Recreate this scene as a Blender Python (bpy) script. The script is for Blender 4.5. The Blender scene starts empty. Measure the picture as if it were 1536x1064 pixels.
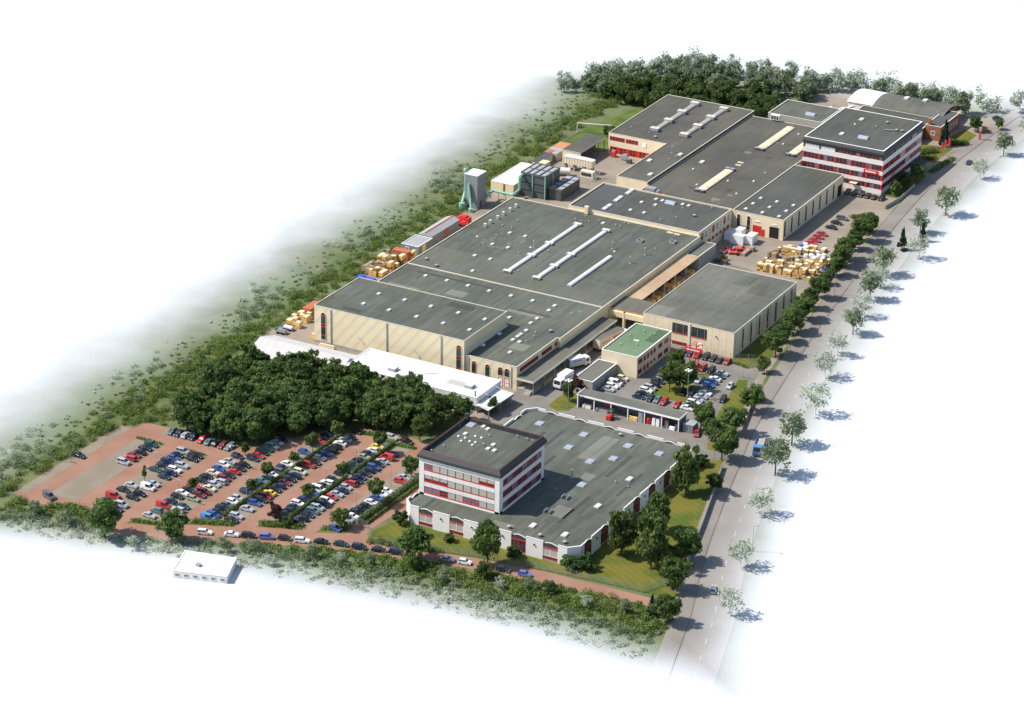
import bpy, math, random
import numpy as np
from mathutils import Matrix, Vector

# ---------------------------------------------------------------- camera, world, sun, exposure
scene = bpy.context.scene
col = scene.collection
cam_data = bpy.data.cameras.new("camera")
cam = bpy.data.objects.new("camera", cam_data)
col.objects.link(cam)
CAM_RIGHT = (0.878194, 0.478020, 0.016420)
PITCH, YAW, ROLL = 0.4181484, -0.4981045, -0.0179719
fw = Vector((math.sin(YAW) * math.cos(PITCH), math.cos(YAW) * math.cos(PITCH), -math.sin(PITCH)))
rt = Vector((math.cos(YAW), -math.sin(YAW), 0))
dn = fw.cross(rt)
r2 = math.cos(ROLL) * rt + math.sin(ROLL) * dn
d2 = -math.sin(ROLL) * rt + math.cos(ROLL) * dn
m3 = Matrix((r2, -d2, -fw)).transposed()
cam.matrix_world = Matrix.Translation((333.307, -612.872, 310.0)) @ m3.to_4x4()
cam_data.sensor_width = 36.0
cam_data.lens = 4131.7 / 1536 * 36.0
cam_data.clip_start = 10.0
cam_data.clip_end = 6000.0
scene.camera = cam

SUN_EL, SUN_AZ = math.radians(49.5), math.radians(208.5)      # direction towards the sun, az from +X
sun_dir = Vector((math.cos(SUN_EL) * math.cos(SUN_AZ), math.cos(SUN_EL) * math.sin(SUN_AZ), math.sin(SUN_EL)))
world = bpy.data.worlds.new("World")
scene.world = world
world.use_nodes = True
wn = world.node_tree
wn.nodes.clear()
sky = wn.nodes.new("ShaderNodeTexSky")
sky.sky_type = 'NISHITA'
sky.sun_disc = False
sky.sun_elevation = SUN_EL
sky.sun_rotation = math.atan2(sun_dir.x, sun_dir.y)
bg = wn.nodes.new("ShaderNodeBackground")
bg.inputs["Strength"].default_value = 0.13
wo = wn.nodes.new("ShaderNodeOutputWorld")
wn.links.new(sky.outputs[0], bg.inputs["Color"])
wn.links.new(bg.outputs[0], wo.inputs["Surface"])
sun_data = bpy.data.lights.new("sun", 'SUN')
sun_data.energy = 4.3
sun_data.angle = math.radians(0.5)
sun_data.color = (1.0, 0.95, 0.86)
sun = bpy.data.objects.new("sun", sun_data)
sun.rotation_euler = sun_dir.to_track_quat('Z', 'Y').to_euler()
sun.location = (0, 0, 300)
col.objects.link(sun)
vs = scene.view_settings
vs.view_transform = 'Standard'
vs.look = 'None'
vs.exposure = 0.55
vs.gamma = 1.0
vs.use_curve_mapping = False

rng = random.Random(7)
nrng = np.random.default_rng(11)

# ---------------------------------------------------------------- where the painted fade to white sets in round the site
def fade_t(x, y):
    tl = ((-73 - 0.035 * y) - x) / 44.0
    xf = 77.0 - 0.215 * y + 0.00046 * y * y
    tr = (x - xf) / 21.0
    yf = -130.0 + 0.2 * x - 0.0009 * x * x
    tb = (yf - y) / 20.0
    tt = (y - (244 + 0.12 * x)) / 48.0
    td = ((-0.77 * x + 0.64 * y) - 200) / 36.0
    return max(tl, tr, tb, tt, td)

# ---------------------------------------------------------------- materials
MATS = {}
class NT:
    def __init__(self, name):
        self.m = bpy.data.materials.new(name)
        self.m.use_nodes = True
        self.n = self.m.node_tree.nodes
        self.l = self.m.node_tree.links
        self.n.clear()
        self.out = self.n.new("ShaderNodeOutputMaterial")
        self.b = self.n.new("ShaderNodeBsdfPrincipled")
        self.l.new(self.b.outputs[0], self.out.inputs[0])
        self.geo = None
    def link(self, a, b): self.l.new(a, b)
    def pos(self):
        if not self.geo: self.geo = self.n.new("ShaderNodeNewGeometry")
        return self.geo.outputs["Position"]
    def xyz(self):
        s = self.n.new("ShaderNodeSeparateXYZ"); self.link(self.pos(), s.inputs[0]); return s.outputs
    def put(self, sock, v):
        if hasattr(v, "is_linked") or isinstance(v, bpy.types.NodeSocket): self.link(v, sock)
        else: sock.default_value = v
    def math(self, op, a, b=0.0, c=None, clamp=False):
        n = self.n.new("ShaderNodeMath"); n.operation = op; n.use_clamp = clamp
        self.put(n.inputs[0], a); self.put(n.inputs[1], b)
        if c is not None: self.put(n.inputs[2], c)
        return n.outputs[0]
    def noise(self, scale, detail=3, rough=.55, vec=None, dim='3D'):
        n = self.n.new("ShaderNodeTexNoise"); n.noise_dimensions = dim
        n.inputs["Scale"].default_value = scale; n.inputs["Detail"].default_value = detail
        n.inputs["Roughness"].default_value = rough
        self.link(vec if vec is not None else self.pos(), n.inputs["Vector"])
        return n.outputs["Fac"]
    def white(self, v):
        n = self.n.new("ShaderNodeTexWhiteNoise"); n.noise_dimensions = '1D'; self.link(v, n.inputs["W"]); return n.outputs["Value"]
    def ramp(self, fac, lo, hi):
        n = self.n.new("ShaderNodeMapRange"); n.interpolation_type = 'SMOOTHSTEP'
        self.put(n.inputs[0], fac); n.inputs[1].default_value = lo; n.inputs[2].default_value = hi
        return n.outputs[0]
    def mix(self, f, a, b):
        n = self.n.new("ShaderNodeMix"); n.data_type = 'RGBA'
        self.put(n.inputs[0], f)
        for s, v in ((n.inputs[6], a), (n.inputs[7], b)):
            if isinstance(v, bpy.types.NodeSocket): self.link(v, s)
            else: s.default_value = (*v, 1.0) if len(v) == 3 else v
        return n.outputs[2]
    def scale(self, colr, f):
        n = self.n.new("ShaderNodeMix"); n.data_type = 'RGBA'; n.blend_type = 'MULTIPLY'
        n.inputs[0].default_value = 1.0
        if isinstance(colr, bpy.types.NodeSocket): self.link(colr, n.inputs[6])
        else: n.inputs[6].default_value = (*colr, 1)
        c = self.n.new("ShaderNodeCombineColor")
        for i in range(3): self.put(c.inputs[i], f)
        self.link(c.outputs[0], n.inputs[7])
        return n.outputs[2]
    def bump(self, h, strength, dist):
        n = self.n.new("ShaderNodeBump"); n.inputs["Strength"].default_value = strength
        n.inputs["Distance"].default_value = dist
        self.link(h, n.inputs["Height"]); self.link(n.outputs[0], self.b.inputs["Normal"])
    def bare(self):
        """0 on the site .. 1 where the white fade painted into the colour is full, patchy in between."""
        x, y, z = self.xyz()
        tl = self.math('DIVIDE', self.math('SUBTRACT', self.math('MULTIPLY_ADD', y, -0.035, -73.0), x), 44.0)
        xf = self.math('MULTIPLY_ADD', self.math('MULTIPLY_ADD', y, 0.00046, -0.215), y, 77.0)
        tr = self.math('DIVIDE', self.math('SUBTRACT', x, xf), 21.0)
        yf = self.math('MULTIPLY_ADD', self.math('MULTIPLY_ADD', x, -0.0009, 0.2), x, -130.0)
        tb = self.math('DIVIDE', self.math('SUBTRACT', yf, y), 20.0)
        tt = self.math('DIVIDE', self.math('SUBTRACT', y, self.math('MULTIPLY_ADD', x, 0.12, 244.0)), 48.0)
        td = self.math('DIVIDE', self.math('SUBTRACT', self.math('MULTIPLY_ADD', x, -0.77, self.math('MULTIPLY', y, 0.64)), 200.0), 36.0)
        t = self.math('MAXIMUM', self.math('MAXIMUM', tl, tr), self.math('MAXIMUM', self.math('MAXIMUM', tb, tt), td))
        big = self.math('MULTIPLY_ADD', self.noise(0.045, 3), 0.4, -0.2)
        f = self.ramp(self.math('ADD', t, big), 0.0, 1.0)
        fine = self.noise(2.2, 2, .7)
        f2 = self.math('MULTIPLY_ADD', self.math('SUBTRACT', fine, 0.5), self.math('MULTIPLY', self.math('MULTIPLY', f, self.math('SUBTRACT', 1.0, f)), 2.2), f, clamp=True)
        return f2

def mat(name, c, rough=.8, var=.12, sc=.6, metal=0, spec=.3, c2=None, bump=0, fine=0, coat=0):
    if name in MATS: return MATS[name]
    t = NT(name)
    n = t.noise(sc, 4)
    base = t.mix(t.ramp(n, .3, .7), tuple(v * (1 - var) for v in c), tuple(min(.95, v * (1 + var)) for v in (c2 or c)))
    if fine:
        base = t.scale(base, t.math('MULTIPLY_ADD', t.noise(sc * 14, 2), fine * 2, 1 - fine))
    t.link(base, t.b.inputs["Base Color"])
    t.b.inputs["Roughness"].default_value = rough
    t.b.inputs["Metallic"].default_value = metal
    t.b.inputs["Specular IOR Level"].default_value = spec
    t.b.inputs["Coat Weight"].default_value = coat
    if bump: t.bump(t.noise(sc * 8, 3), bump, .05)
    MATS[name] = t.m
    return t.m

def roof_mat(name, c, strip=1.0, contrast=.16, axis=0, stain=.25, tint=None):
    if name in MATS: return MATS[name]
    t = NT(name)
    xyz = t.xyz()
    u = t.math('DIVIDE', xyz[axis], strip)
    cell = t.math('FLOOR', u)
    # each strip is laid in lengths
    v = t.math('DIVIDE', xyz[1 - axis], 9.0)
    v2 = t.math('FLOOR', t.math('ADD', v, t.math('MULTIPLY', t.white(cell), 7.0)))
    w1 = t.white(t.math('MULTIPLY_ADD', cell, 17.37, t.math('MULTIPLY', v2, 3.71)))
    fr = t.math('FRACT', u)
    seam = t.ramp(t.math('ABSOLUTE', t.math('SUBTRACT', fr, .5)), .44, .5)
    f = t.math('MULTIPLY_ADD', w1, contrast, 1 - contrast / 2)
    f = t.math('MULTIPLY', f, t.math('MULTIPLY_ADD', seam, -0.14, 1.0))
    big = t.ramp(t.noise(.05, 4, .6), .3, .7)
    f = t.math('MULTIPLY', f, t.math('MULTIPLY_ADD', big, stain, 1 - stain / 2))
    sp = t.ramp(t.noise(.5, 5, .75), .56, .74)
    f = t.math('MULTIPLY', f, t.math('MULTIPLY_ADD', sp, -.2, 1.0))
    g = t.noise(7.0, 2)
    f = t.math('MULTIPLY', f, t.math('MULTIPLY_ADD', g, .3, .85))
    base = t.mix(t.ramp(t.noise(.09, 3), .35, .65), c, tint or tuple(v * k for v, k in zip(c, (1.06, 1.0, .93))))
    t.link(t.scale(base, f), t.b.inputs["Base Color"])
    t.b.inputs["Roughness"].default_value = .85
    t.b.inputs["Specular IOR Level"].default_value = .3
    t.bump(g, .3, .03)
    MATS[name] = t.m
    return t.m

FADE_WHITE = (0.56, 0.575, 0.605)  # end colour of the fade painted round the site
def ground_mat(name, base_fn, bare=True, rough=.95):  # bare: whether the painted edge fade to white is mixed in
    if name in MATS: return MATS[name]
    t = NT(name)
    c = base_fn(t)
    if bare: c = t.mix(t.bare(), c, FADE_WHITE)  # mixes the edge fade to white into the base colour
    t.link(c, t.b.inputs["Base Color"])
    t.b.inputs["Roughness"].default_value = rough
    t.b.inputs["Specular IOR Level"].default_value = .15
    MATS[name] = t.m
    return t.m

def f_meadow(t):
    a = t.mix(t.ramp(t.noise(.12, 4), .35, .65), (.085, .115, .04), (.14, .145, .065))
    a = t.mix(t.ramp(t.noise(.03, 3), .45, .6), a, (.12, .155, .07))
    return t.scale(a, t.math('MULTIPLY_ADD', t.noise(2.5, 4, .7), 1.0, .5))
def f_lawn(t):
    x, y, z = t.xyz()
    mow = t.math('SINE', t.math('MULTIPLY', t.math('ADD', t.math('MULTIPLY', x, .5), t.math('MULTIPLY', y, .86)), 3.6))
    a = t.mix(t.ramp(t.noise(.11, 4), .36, .62), (.07, .1, .018), (.14, .125, .024))
    a = t.scale(a, t.math('MULTIPLY_ADD', mow, .06, 1.0))
    return t.scale(a, t.math('MULTIPLY_ADD', t.noise(3.0, 3, .7), .6, .7))
def f_green(t):
    a = t.mix(t.ramp(t.noise(.15, 4), .36, .62), (.06, .095, .022), (.1, .135, .035))
    return t.scale(a, t.math('MULTIPLY_ADD', t.noise(3.0, 3, .7), .7, .65))
def f_red(t):
    a = t.mix(t.ramp(t.noise(.1, 4), .3, .7), (.25, .128, .086), (.29, .17, .122))
    a = t.mix(t.math('MULTIPLY', t.ramp(t.noise(.035, 2), .5, .75), .35), a, (.25, .17, .13))
    return t.scale(a, t.math('MULTIPLY_ADD', t.noise(5.0, 3, .7), .3, .85))
def f_bay(t):
    a = t.mix(t.ramp(t.noise(.12, 4), .3, .7), (.2, .165, .12), (.235, .2, .155))
    a = t.mix(t.math('MULTIPLY', t.ramp(t.noise(.5, 4, .7), .55, .75), .3), a, (.13, .11, .08))
    return t.scale(a, t.math('MULTIPLY_ADD', t.noise(5.0, 3, .7), .3, .85))
def f_asphalt(t):
    a = t.mix(t.ramp(t.noise(.07, 4), .3, .7), (.16, .147, .13), (.21, .193, .17))
    a = t.mix(t.math('MULTIPLY', t.ramp(t.noise(.3, 5, .7), .52, .72), .5), a, (.115, .107, .098))
    return t.scale(a, t.math('MULTIPLY_ADD', t.noise(4.0, 3, .7), .3, .85))
def f_yard(t):
    a = t.mix(t.ramp(t.noise(.06, 4), .3, .7), (.21, .18, .145), (.29, .24, .19))
    a = t.mix(t.math('MULTIPLY', t.ramp(t.noise(.25, 5, .7), .52, .72), .4), a, (.15, .13, .11))
    return t.scale(a, t.math('MULTIPLY_ADD', t.noise(4.0, 3, .7), .3, .85))
def f_road(t):
    a = t.mix(t.ramp(t.noise(.04, 4), .3, .7), (.22, .205, .185), (.27, .25, .225))
    a = t.mix(t.math('MULTIPLY', t.ramp(t.noise(.35, 5, .75), .56, .72), .35), a, (.15, .14, .13))
    return t.scale(a, t.math('MULTIPLY_ADD', t.noise(3.0, 3, .7), .25, .87))
def f_path(t):
    a = t.mix(t.ramp(t.noise(.08, 4), .3, .7), (.19, .17, .15), (.24, .215, .19))
    return t.scale(a, t.math('MULTIPLY_ADD', t.noise(3.5, 3, .7), .3, .85))
def f_white(t):
    return t.mix(t.ramp(t.noise(1.5, 4), .3, .7), (.36, .35, .33), (.55, .54, .52))

GROUND = ground_mat("meadow_with_painted_white_fade", f_meadow)  # meadow colour that carries the painted fade to white
LAWN = ground_mat("mown_grass", f_lawn, False)
GRASS = ground_mat("green_grass", f_green)
RED = ground_mat("red_block_paving", f_red)
BAY = ground_mat("beige_block_paving", f_bay)
ASPHALT = ground_mat("grey_asphalt", f_asphalt, False)
YARD = ground_mat("sandy_yard", f_yard)
ROAD = ground_mat("pale_road_asphalt", f_road)
PATH = ground_mat("footpath_paving", f_path)
KERBM = ground_mat("kerb_stone", f_path)
LINE = ground_mat("white_road_paint", f_white)

ROOF_G = roof_mat("bitumen_roof", (.084, .093, .078), contrast=.3, stain=.35)
ROOF_D = roof_mat("dark_bitumen_roof", (.068, .072, .064), contrast=.2)
ROOF_L = roof_mat("weathered_bitumen_roof", (.11, .113, .098), contrast=.18, stain=.45)
ROOF_B = roof_mat("brownish_bitumen_roof", (.08, .078, .066), contrast=.16, stain=.4)
ROOF_GREEN = roof_mat("green_roof_sheet", (.12, .185, .1), 1.6, contrast=.08, stain=.2, tint=(.13, .18, .11))
ROOF_WHITE = roof_mat("white_metal_roof", (.62, .61, .6), .5, contrast=.05, stain=.08, tint=(.62, .62, .62))
ROOF_TAN = roof_mat("tan_wood_canopy_roof", (.4, .28, .17), 1.0, axis=1, contrast=.1, stain=.2, tint=(.45, .33, .21))
ROOF_GREY = roof_mat("grey_sheet_roof", (.3, .3, .31), .6, contrast=.06, stain=.1, tint=(.32, .32, .33))
ROOF_PINK = roof_mat("pinkish_metal_roof", (.5, .48, .465), 1.0, contrast=.1, stain=.1, tint=(.52, .5, .49))
PATCH = roof_mat("lighter_roof_patch", (.15, .155, .135), 1.0, contrast=.08)
PATCHD = roof_mat("darker_roof_patch", (.055, .058, .052), 1.0, contrast=.08)

CREAM = mat("cream_render", (.68, .56, .34), .85, .05, .25, c2=(.7, .58, .37), fine=.04)
PINKCREAM = mat("pale_cream_render", (.7, .59, .41), .85, .05, .25, fine=.04)
WHITEW = mat("white_render_panel", (.68, .655, .63), .8, .04, .3, fine=.03)
COPING = mat("pale_coping_metal", (.6, .55, .44), .5, .06, 1)
COPWHITE = mat("white_coping_metal", (.8, .79, .77), .5, .04, 1)
DARKF = mat("dark_slate_fascia", (.038, .04, .042), .6, .12, 1.5)
REDF = mat("red_window_frame", (.56, .035, .022), .45, .08, 1)
REDP = mat("bright_red_paint", (.6, .035, .03), .4, .08, 1)
GLASS = mat("dark_window_glass", (.035, .047, .052), .12, .3, .8, spec=.5)
GLASSG = mat("green_tinted_glass", (.018, .035, .03), .12, .3, .8, spec=.5)
GLASSB = mat("sky_lit_glass", (.12, .17, .22), .15, .25, .6, spec=.5)
BLIND = mat("beige_window_blind", (.4, .375, .32), .8, .06, 2)
SKYW = mat("white_skylight_plastic", (.62, .6, .56), .35, .04, 2)
SKYT = mat("tan_skylight_plastic", (.62, .52, .36), .5, .1, .5)
SKYGL = mat("blue_skylight_glass", (.2, .27, .38), .2, .15, 1)
METAL = mat("galvanised_metal", (.34, .35, .36), .4, .12, 2, metal=.3)
METALD = mat("dark_metal", (.07, .075, .08), .5, .15, 2)
CONC = mat("concrete", (.33, .31, .28), .9, .12, .8, fine=.06)
GREYP = mat("grey_panel_cladding", (.2, .22, .23), .6, .08, .6)
DARKP = mat("dark_grey_green_cladding", (.07, .085, .085), .6, .15, .5)
BRICK = mat("red_brick", (.3, .115, .07), .9, .15, 1.2, fine=.1)
RUST = mat("rust_red_metal", (.4, .12, .06), .7, .2, 1)
TURQ = mat("green_painted_steel", (.2, .4, .32), .5, .1, 1)
WOODY = mat("yellow_timber", (.6, .36, .11), .8, .15, .8, c2=(.68, .46, .19), fine=.15)
WOODB = mat("weathered_timber", (.32, .24, .17), .85, .15, .8, fine=.1)
WOODW = mat("white_wrapped_timber", (.72, .68, .6), .6, .08, 1)
BLUEP = mat("blue_plastic", (.05, .1, .45), .5, .15, 1)
BLACKR = mat("black_rubber", (.015, .015, .016), .8, .1, 2)
WIRE = mat("fence_wire", (.22, .24, .24), .5, .1, 2)
BARK = mat("bark", (.09, .07, .05), .95, .25, 3)
WHITEP = mat("white_paint", (.8, .8, .8), .4, .04, 1)
ORANGE = mat("orange_tiles", (.5, .2, .1), .8, .15, 1.2)

def striped_mat():
    t = NT("cream_render_with_grey_stripes")
    x, y, z = t.xyz()
    s = t.math('FRACT', t.math('DIVIDE', t.math('SUBTRACT', x, t.math('MULTIPLY', z, .83)), 3.3))
    m = t.ramp(t.math('ABSOLUTE', t.math('SUBTRACT', s, .5)), .3, .38)
    base = t.mix(t.ramp(t.noise(.25, 3), .3, .7), (.66, .55, .34), (.7, .59, .39))
    t.link(t.mix(t.math('MULTIPLY', m, .6), base, (.47, .47, .4)), t.b.inputs["Base Color"])
    t.b.inputs["Roughness"].default_value = .85
    return t.m
STRIPED = striped_mat()

# ---------------------------------------------------------------- mesh builder
class M:
    def __init__(self): self.v = []; self.f = []; self.mi = []
    def face(self, pts, m=0):
        i = len(self.v); self.v.extend(pts); self.f.append(tuple(range(i, i + len(pts)))); self.mi.append(m); return self
    def box(self, x0, x1, y0, y1, z0, z1, m=0, mt=None):
        i = len(self.v)
        self.v += [(x0, y0, z0), (x1, y0, z0), (x1, y1, z0), (x0, y1, z0), (x0, y0, z1), (x1, y0, z1), (x1, y1, z1), (x0, y1, z1)]
        for k, q in enumerate(((0, 3, 2, 1), (4, 5, 6, 7), (0, 1, 5, 4), (1, 2, 6, 5), (2, 3, 7, 6), (3, 0, 4, 7))):
            self.f.append(tuple(i + a for a in q)); self.mi.append(mt if (k == 1 and mt is not None) else m)
        return self
    def cbox(self, c, s, m=0, mt=None):
        return self.box(c[0] - s[0] / 2, c[0] + s[0] / 2, c[1] - s[1] / 2, c[1] + s[1] / 2, c[2], c[2] + s[2], m, mt)
    def prism(self, poly, z0, z1, m=0, mt=None, bottom=True, top=True):
        n = len(poly); i = len(self.v)
        self.v += [(p[0], p[1], z0) for p in poly] + [(p[0], p[1], z1) for p in poly]
        for k in range(n):
            j = (k + 1) % n; self.f.append((i + k, i + j, i + n + j, i + n + k)); self.mi.append(m)
        if top: self.f.append(tuple(range(i + n, i + 2 * n))); self.mi.append(m if mt is None else mt)
        if bottom: self.f.append(tuple(reversed(range(i, i + n)))); self.mi.append(m)
        return self
    def tube(self, p0, p1, r0, r1=None, n=8, m=0, caps=True):
        r1 = r0 if r1 is None else r1
        a = Vector(p0); b = Vector(p1); d = (b - a).normalized()
        u = d.orthogonal().normalized(); w = d.cross(u); i = len(self.v)
        for c, r in ((a, r0), (b, r1)):
            for k in range(n):
                t = 2 * math.pi * k / n; self.v.append(tuple(c + u * (r * math.cos(t)) + w * (r * math.sin(t))))
        for k in range(n):
            j = (k + 1) % n; self.f.append((i + k, i + j, i + n + j, i + n + k)); self.mi.append(m)
        if caps:
            self.f.append(tuple(range(i + n, i + 2 * n))); self.mi.append(m)
            self.f.append(tuple(reversed(range(i, i + n)))); self.mi.append(m)
        return self
    def cyl(self, x, y, z0, z1, r, n=10, m=0, r1=None): return self.tube((x, y, z0), (x, y, z1), r, r1, n, m)
    def dome(self, x, y, z, r, h, n=10, m=0, rings=3):
        i = len(self.v)
        for k in range(rings):
            a = math.pi / 2 * k / rings
            for q in range(n):
                t = 2 * math.pi * q / n
                self.v.append((x + r * math.cos(a) * math.cos(t), y + r * math.cos(a) * math.sin(t), z + h * math.sin(a)))
        self.v.append((x, y, z + h)); top = len(self.v) - 1
        for k in range(rings - 1):
            for q in range(n):
                j = (q + 1) % n; self.f.append((i + k * n + q, i + k * n + j, i + (k + 1) * n + j, i + (k + 1) * n + q)); self.mi.append(m)
        for q in range(n):
            self.f.append((i + (rings - 1) * n + q, i + (rings - 1) * n + (q + 1) % n, top)); self.mi.append(m)
        return self
    def barrel(self, x0, x1, y0, y1, z, h, n=8, m=0):
        i = len(self.v); cx = (x0 + x1) / 2; r = (x1 - x0) / 2
        for y in (y0, y1):
            for k in range(n + 1):
                a = math.pi * k / n; self.v.append((cx - r * math.cos(a), y, z + h * math.sin(a)))
        for k in range(n): self.f.append((i + k, i + n + 1 + k, i + n + 2 + k, i + k + 1)); self.mi.append(m)
        self.f.append(tuple(range(i, i + n + 1))); self.mi.append(m)
        self.f.append(tuple(reversed(range(i + n + 1, i + 2 * n + 2)))); self.mi.append(m)
        return self
    def mesh(self, name, mats, off=(0, 0, 0), smooth=False):
        me = bpy.data.meshes.new(name)
        ox, oy, oz = off
        me.from_pydata([(a - ox, b - oy, c - oz) for a, b, c in self.v], [], self.f)
        if not isinstance(mats, (list, tuple)): mats = [mats]
        for q in mats: me.materials.append(q)
        if len(mats) > 1: me.polygons.foreach_set("material_index", self.mi)
        if smooth: me.polygons.foreach_set("use_smooth", [True] * len(self.f))
        me.update()
        return me

def link(name, data, parent=None, loc=(0, 0, 0), rz=0.0, sc=None):
    o = bpy.data.objects.new(name, data)
    col.objects.link(o)
    if parent is not None: o.parent = parent
    o.location = loc
    if rz: o.rotation_euler = (0, 0, rz)
    if sc is not None: o.scale = (sc, sc, sc) if not isinstance(sc, tuple) else sc
    return o

def tag(o, label, cat, group=None):
    o["label"] = label; o["category"] = cat
    if group: o["group"] = group
    return o

class Thing:
    """An empty at a thing's base that parents its parts; meshes are given in world coordinates."""
    def __init__(self, name, label, cat, loc=(0, 0, 0), group=None):
        self.loc = loc
        self.root = link(name, None, None, loc)
        self.root.empty_display_size = .5
        tag(self.root, label, cat, group)
    def part(self, name, m, mats, parent=None, smooth=False):
        return link(name, m.mesh(name, mats, self.loc, smooth), parent or self.root)
    def inst(self, name, me, loc, rz=0.0, parent=None, sc=None):
        return link(name, me, parent or self.root, tuple(a - b for a, b in zip(loc, self.loc)), rz, sc)

def single(name, label, cat, m, mats, loc=(0, 0, 0), group=None, smooth=False):
    o = link(name, m.mesh(name, mats, loc, smooth), None, loc)
    return tag(o, label, cat, group)

def struct(name, m, mats, parent=None):
    o = link(name, m.mesh(name, mats), parent)
    if parent is None: o["kind"] = "structure"
    return o

def inset(poly, d):
    """shrink a counter-clockwise polygon by d"""
    n = len(poly); out = []
    for i in range(n):
        p0 = Vector(poly[i - 1]); p1 = Vector(poly[i]); p2 = Vector(poly[(i + 1) % n])
        e1 = (p1 - p0).normalized(); e2 = (p2 - p1).normalized()
        n1 = Vector((-e1.y, e1.x)); n2 = Vector((-e2.y, e2.x))
        k = d / max(.3, (1 + n1.dot(n2)))
        q = p1 + (n1 + n2) * k
        out.append((q.x, q.y))
    return out

def rect(x0, x1, y0, y1): return [(x0, y0), (x1, y0), (x1, y1), (x0, y1)]

def shell(th, poly, h, wallm, roofm, pd=.25, cop=COPING, cw=.35, z0=0.0, plinth=None):
    """walls, a roof sheet sunk behind the parapet, and a coping round it"""
    w = M(); n = len(poly)
    inn = inset(poly, cw * .8)
    for i in range(n):
        j = (i + 1) % n
        a, b = poly[i], poly[j]; c, d = inn[i], inn[j]
        w.face([(a[0], a[1], z0), (b[0], b[1], z0), (b[0], b[1], h), (a[0], a[1], h)])
        w.face([(d[0], d[1], h - pd - .02), (c[0], c[1], h - pd - .02), (c[0], c[1], h), (d[0], d[1], h)])
        w.face([(a[0], a[1], h), (b[0], b[1], h), (d[0], d[1], h), (c[0], c[1], h)])
    wo = th.part("wall", w, wallm)
    ro = th.part("roof", M().prism(inn, h - pd - .12, h - pd), roofm)
    if cop is not None:
        o1 = inset(poly, -.05); o2 = inset(poly, cw)
        k = M(); t0, t1 = h + .004, h + .09
        for i in range(n):
            j = (i + 1) % n
            k.face([(*o1[i], t1), (*o1[j], t1), (*o2[j], t1), (*o2[i], t1)])
            k.face([(*o1[i], t0), (*o1[j], t0), (*o1[j], t1), (*o1[i], t1)])
            k.face([(*o2[j], t0), (*o2[i], t0), (*o2[i], t1), (*o2[j], t1)])
            k.face([(*o2[i], t0), (*o2[j], t0), (*o1[j], t0), (*o1[i], t0)])
        th.part("coping", k, cop)
    return wo, ro

# ---- windows: built facing -Y, origin at bottom centre; face 'S' keeps that, 'E' turns it to +X
WCACHE = {}
FACE = {'S': 0.0, 'E': math.pi / 2, 'N': math.pi, 'W': -math.pi / 2}
def arch_outline(w, h, inset_=0.0, seg=4):
    a = w / 2 - inset_; top = h - inset_; sh = h - w / 2
    pts = [(-a, inset_), (a, inset_), (a, sh)]
    for k in range(1, seg): 
        t = math.pi * k / seg; pts.append((a * math.cos(t), sh + (top - sh) * math.sin(t)))
    pts.append((-a, sh))
    return pts
def window(th, face, x, y, z, w, h, frame=REDF, pane=GLASS, nx=1, nz=1, ft=.1, depth=.07, arch=False, parent=None, name="window"):
    key = (round(w, 2), round(h, 2), frame.name, pane.name, nx, nz, ft, arch)
    if key not in WCACHE:
        f = M(); p = M()
        if arch:
            o = arch_outline(w, h); i = arch_outline(w, h, ft)
            n = len(o)
            for k in range(n):
                j = (k + 1) % n
                f.face([(o[k][0], -depth, o[k][1]), (o[j][0], -depth, o[j][1]), (i[j][0], -depth, i[j][1]), (i[k][0], -depth, i[k][1])])
                f.face([(o[j][0], -depth, o[j][1]), (o[k][0], -depth, o[k][1]), (o[k][0], 0.02, o[k][1]), (o[j][0], 0.02, o[j][1])])
                f.face([(i[k][0], -depth, i[k][1]), (i[j][0], -depth, i[j][1]), (i[j][0], -.02, i[j][1]), (i[k][0], -.02, i[k][1])])
            p.face([(q[0], -.025, q[1]) for q in i])
        else:
            a = w / 2
            f.box(-a, a, -depth, .02, 0, ft); f.box(-a, a, -depth, .02, h - ft, h)
            f.box(-a, -a + ft, -depth, .02, ft, h - ft); f.box(a - ft, a, -depth, .02, ft, h - ft)
            p.box(-a + ft, a - ft, -.025, .01, ft, h - ft)
        for k in range(1, nx):
            xx = -w / 2 + w * k / nx; f.box(xx - ft * .35, xx + ft * .35, -depth + .01, -.02, ft, h - (w / 2 if arch else ft))
        for k in range(1, nz):
            zz = h * k / nz; f.box(-w / 2 + ft, w / 2 - ft, -depth + .01, -.02, zz - ft * .5, zz + ft * .5)
        WCACHE[key] = (f.mesh("window_frame", frame), p.mesh("pane", pane))
    fm, pm = WCACHE[key]
    o = th.inst(name, fm, (x, y, z), FACE[face], parent)
    link("pane", pm, o)
    return o

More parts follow.
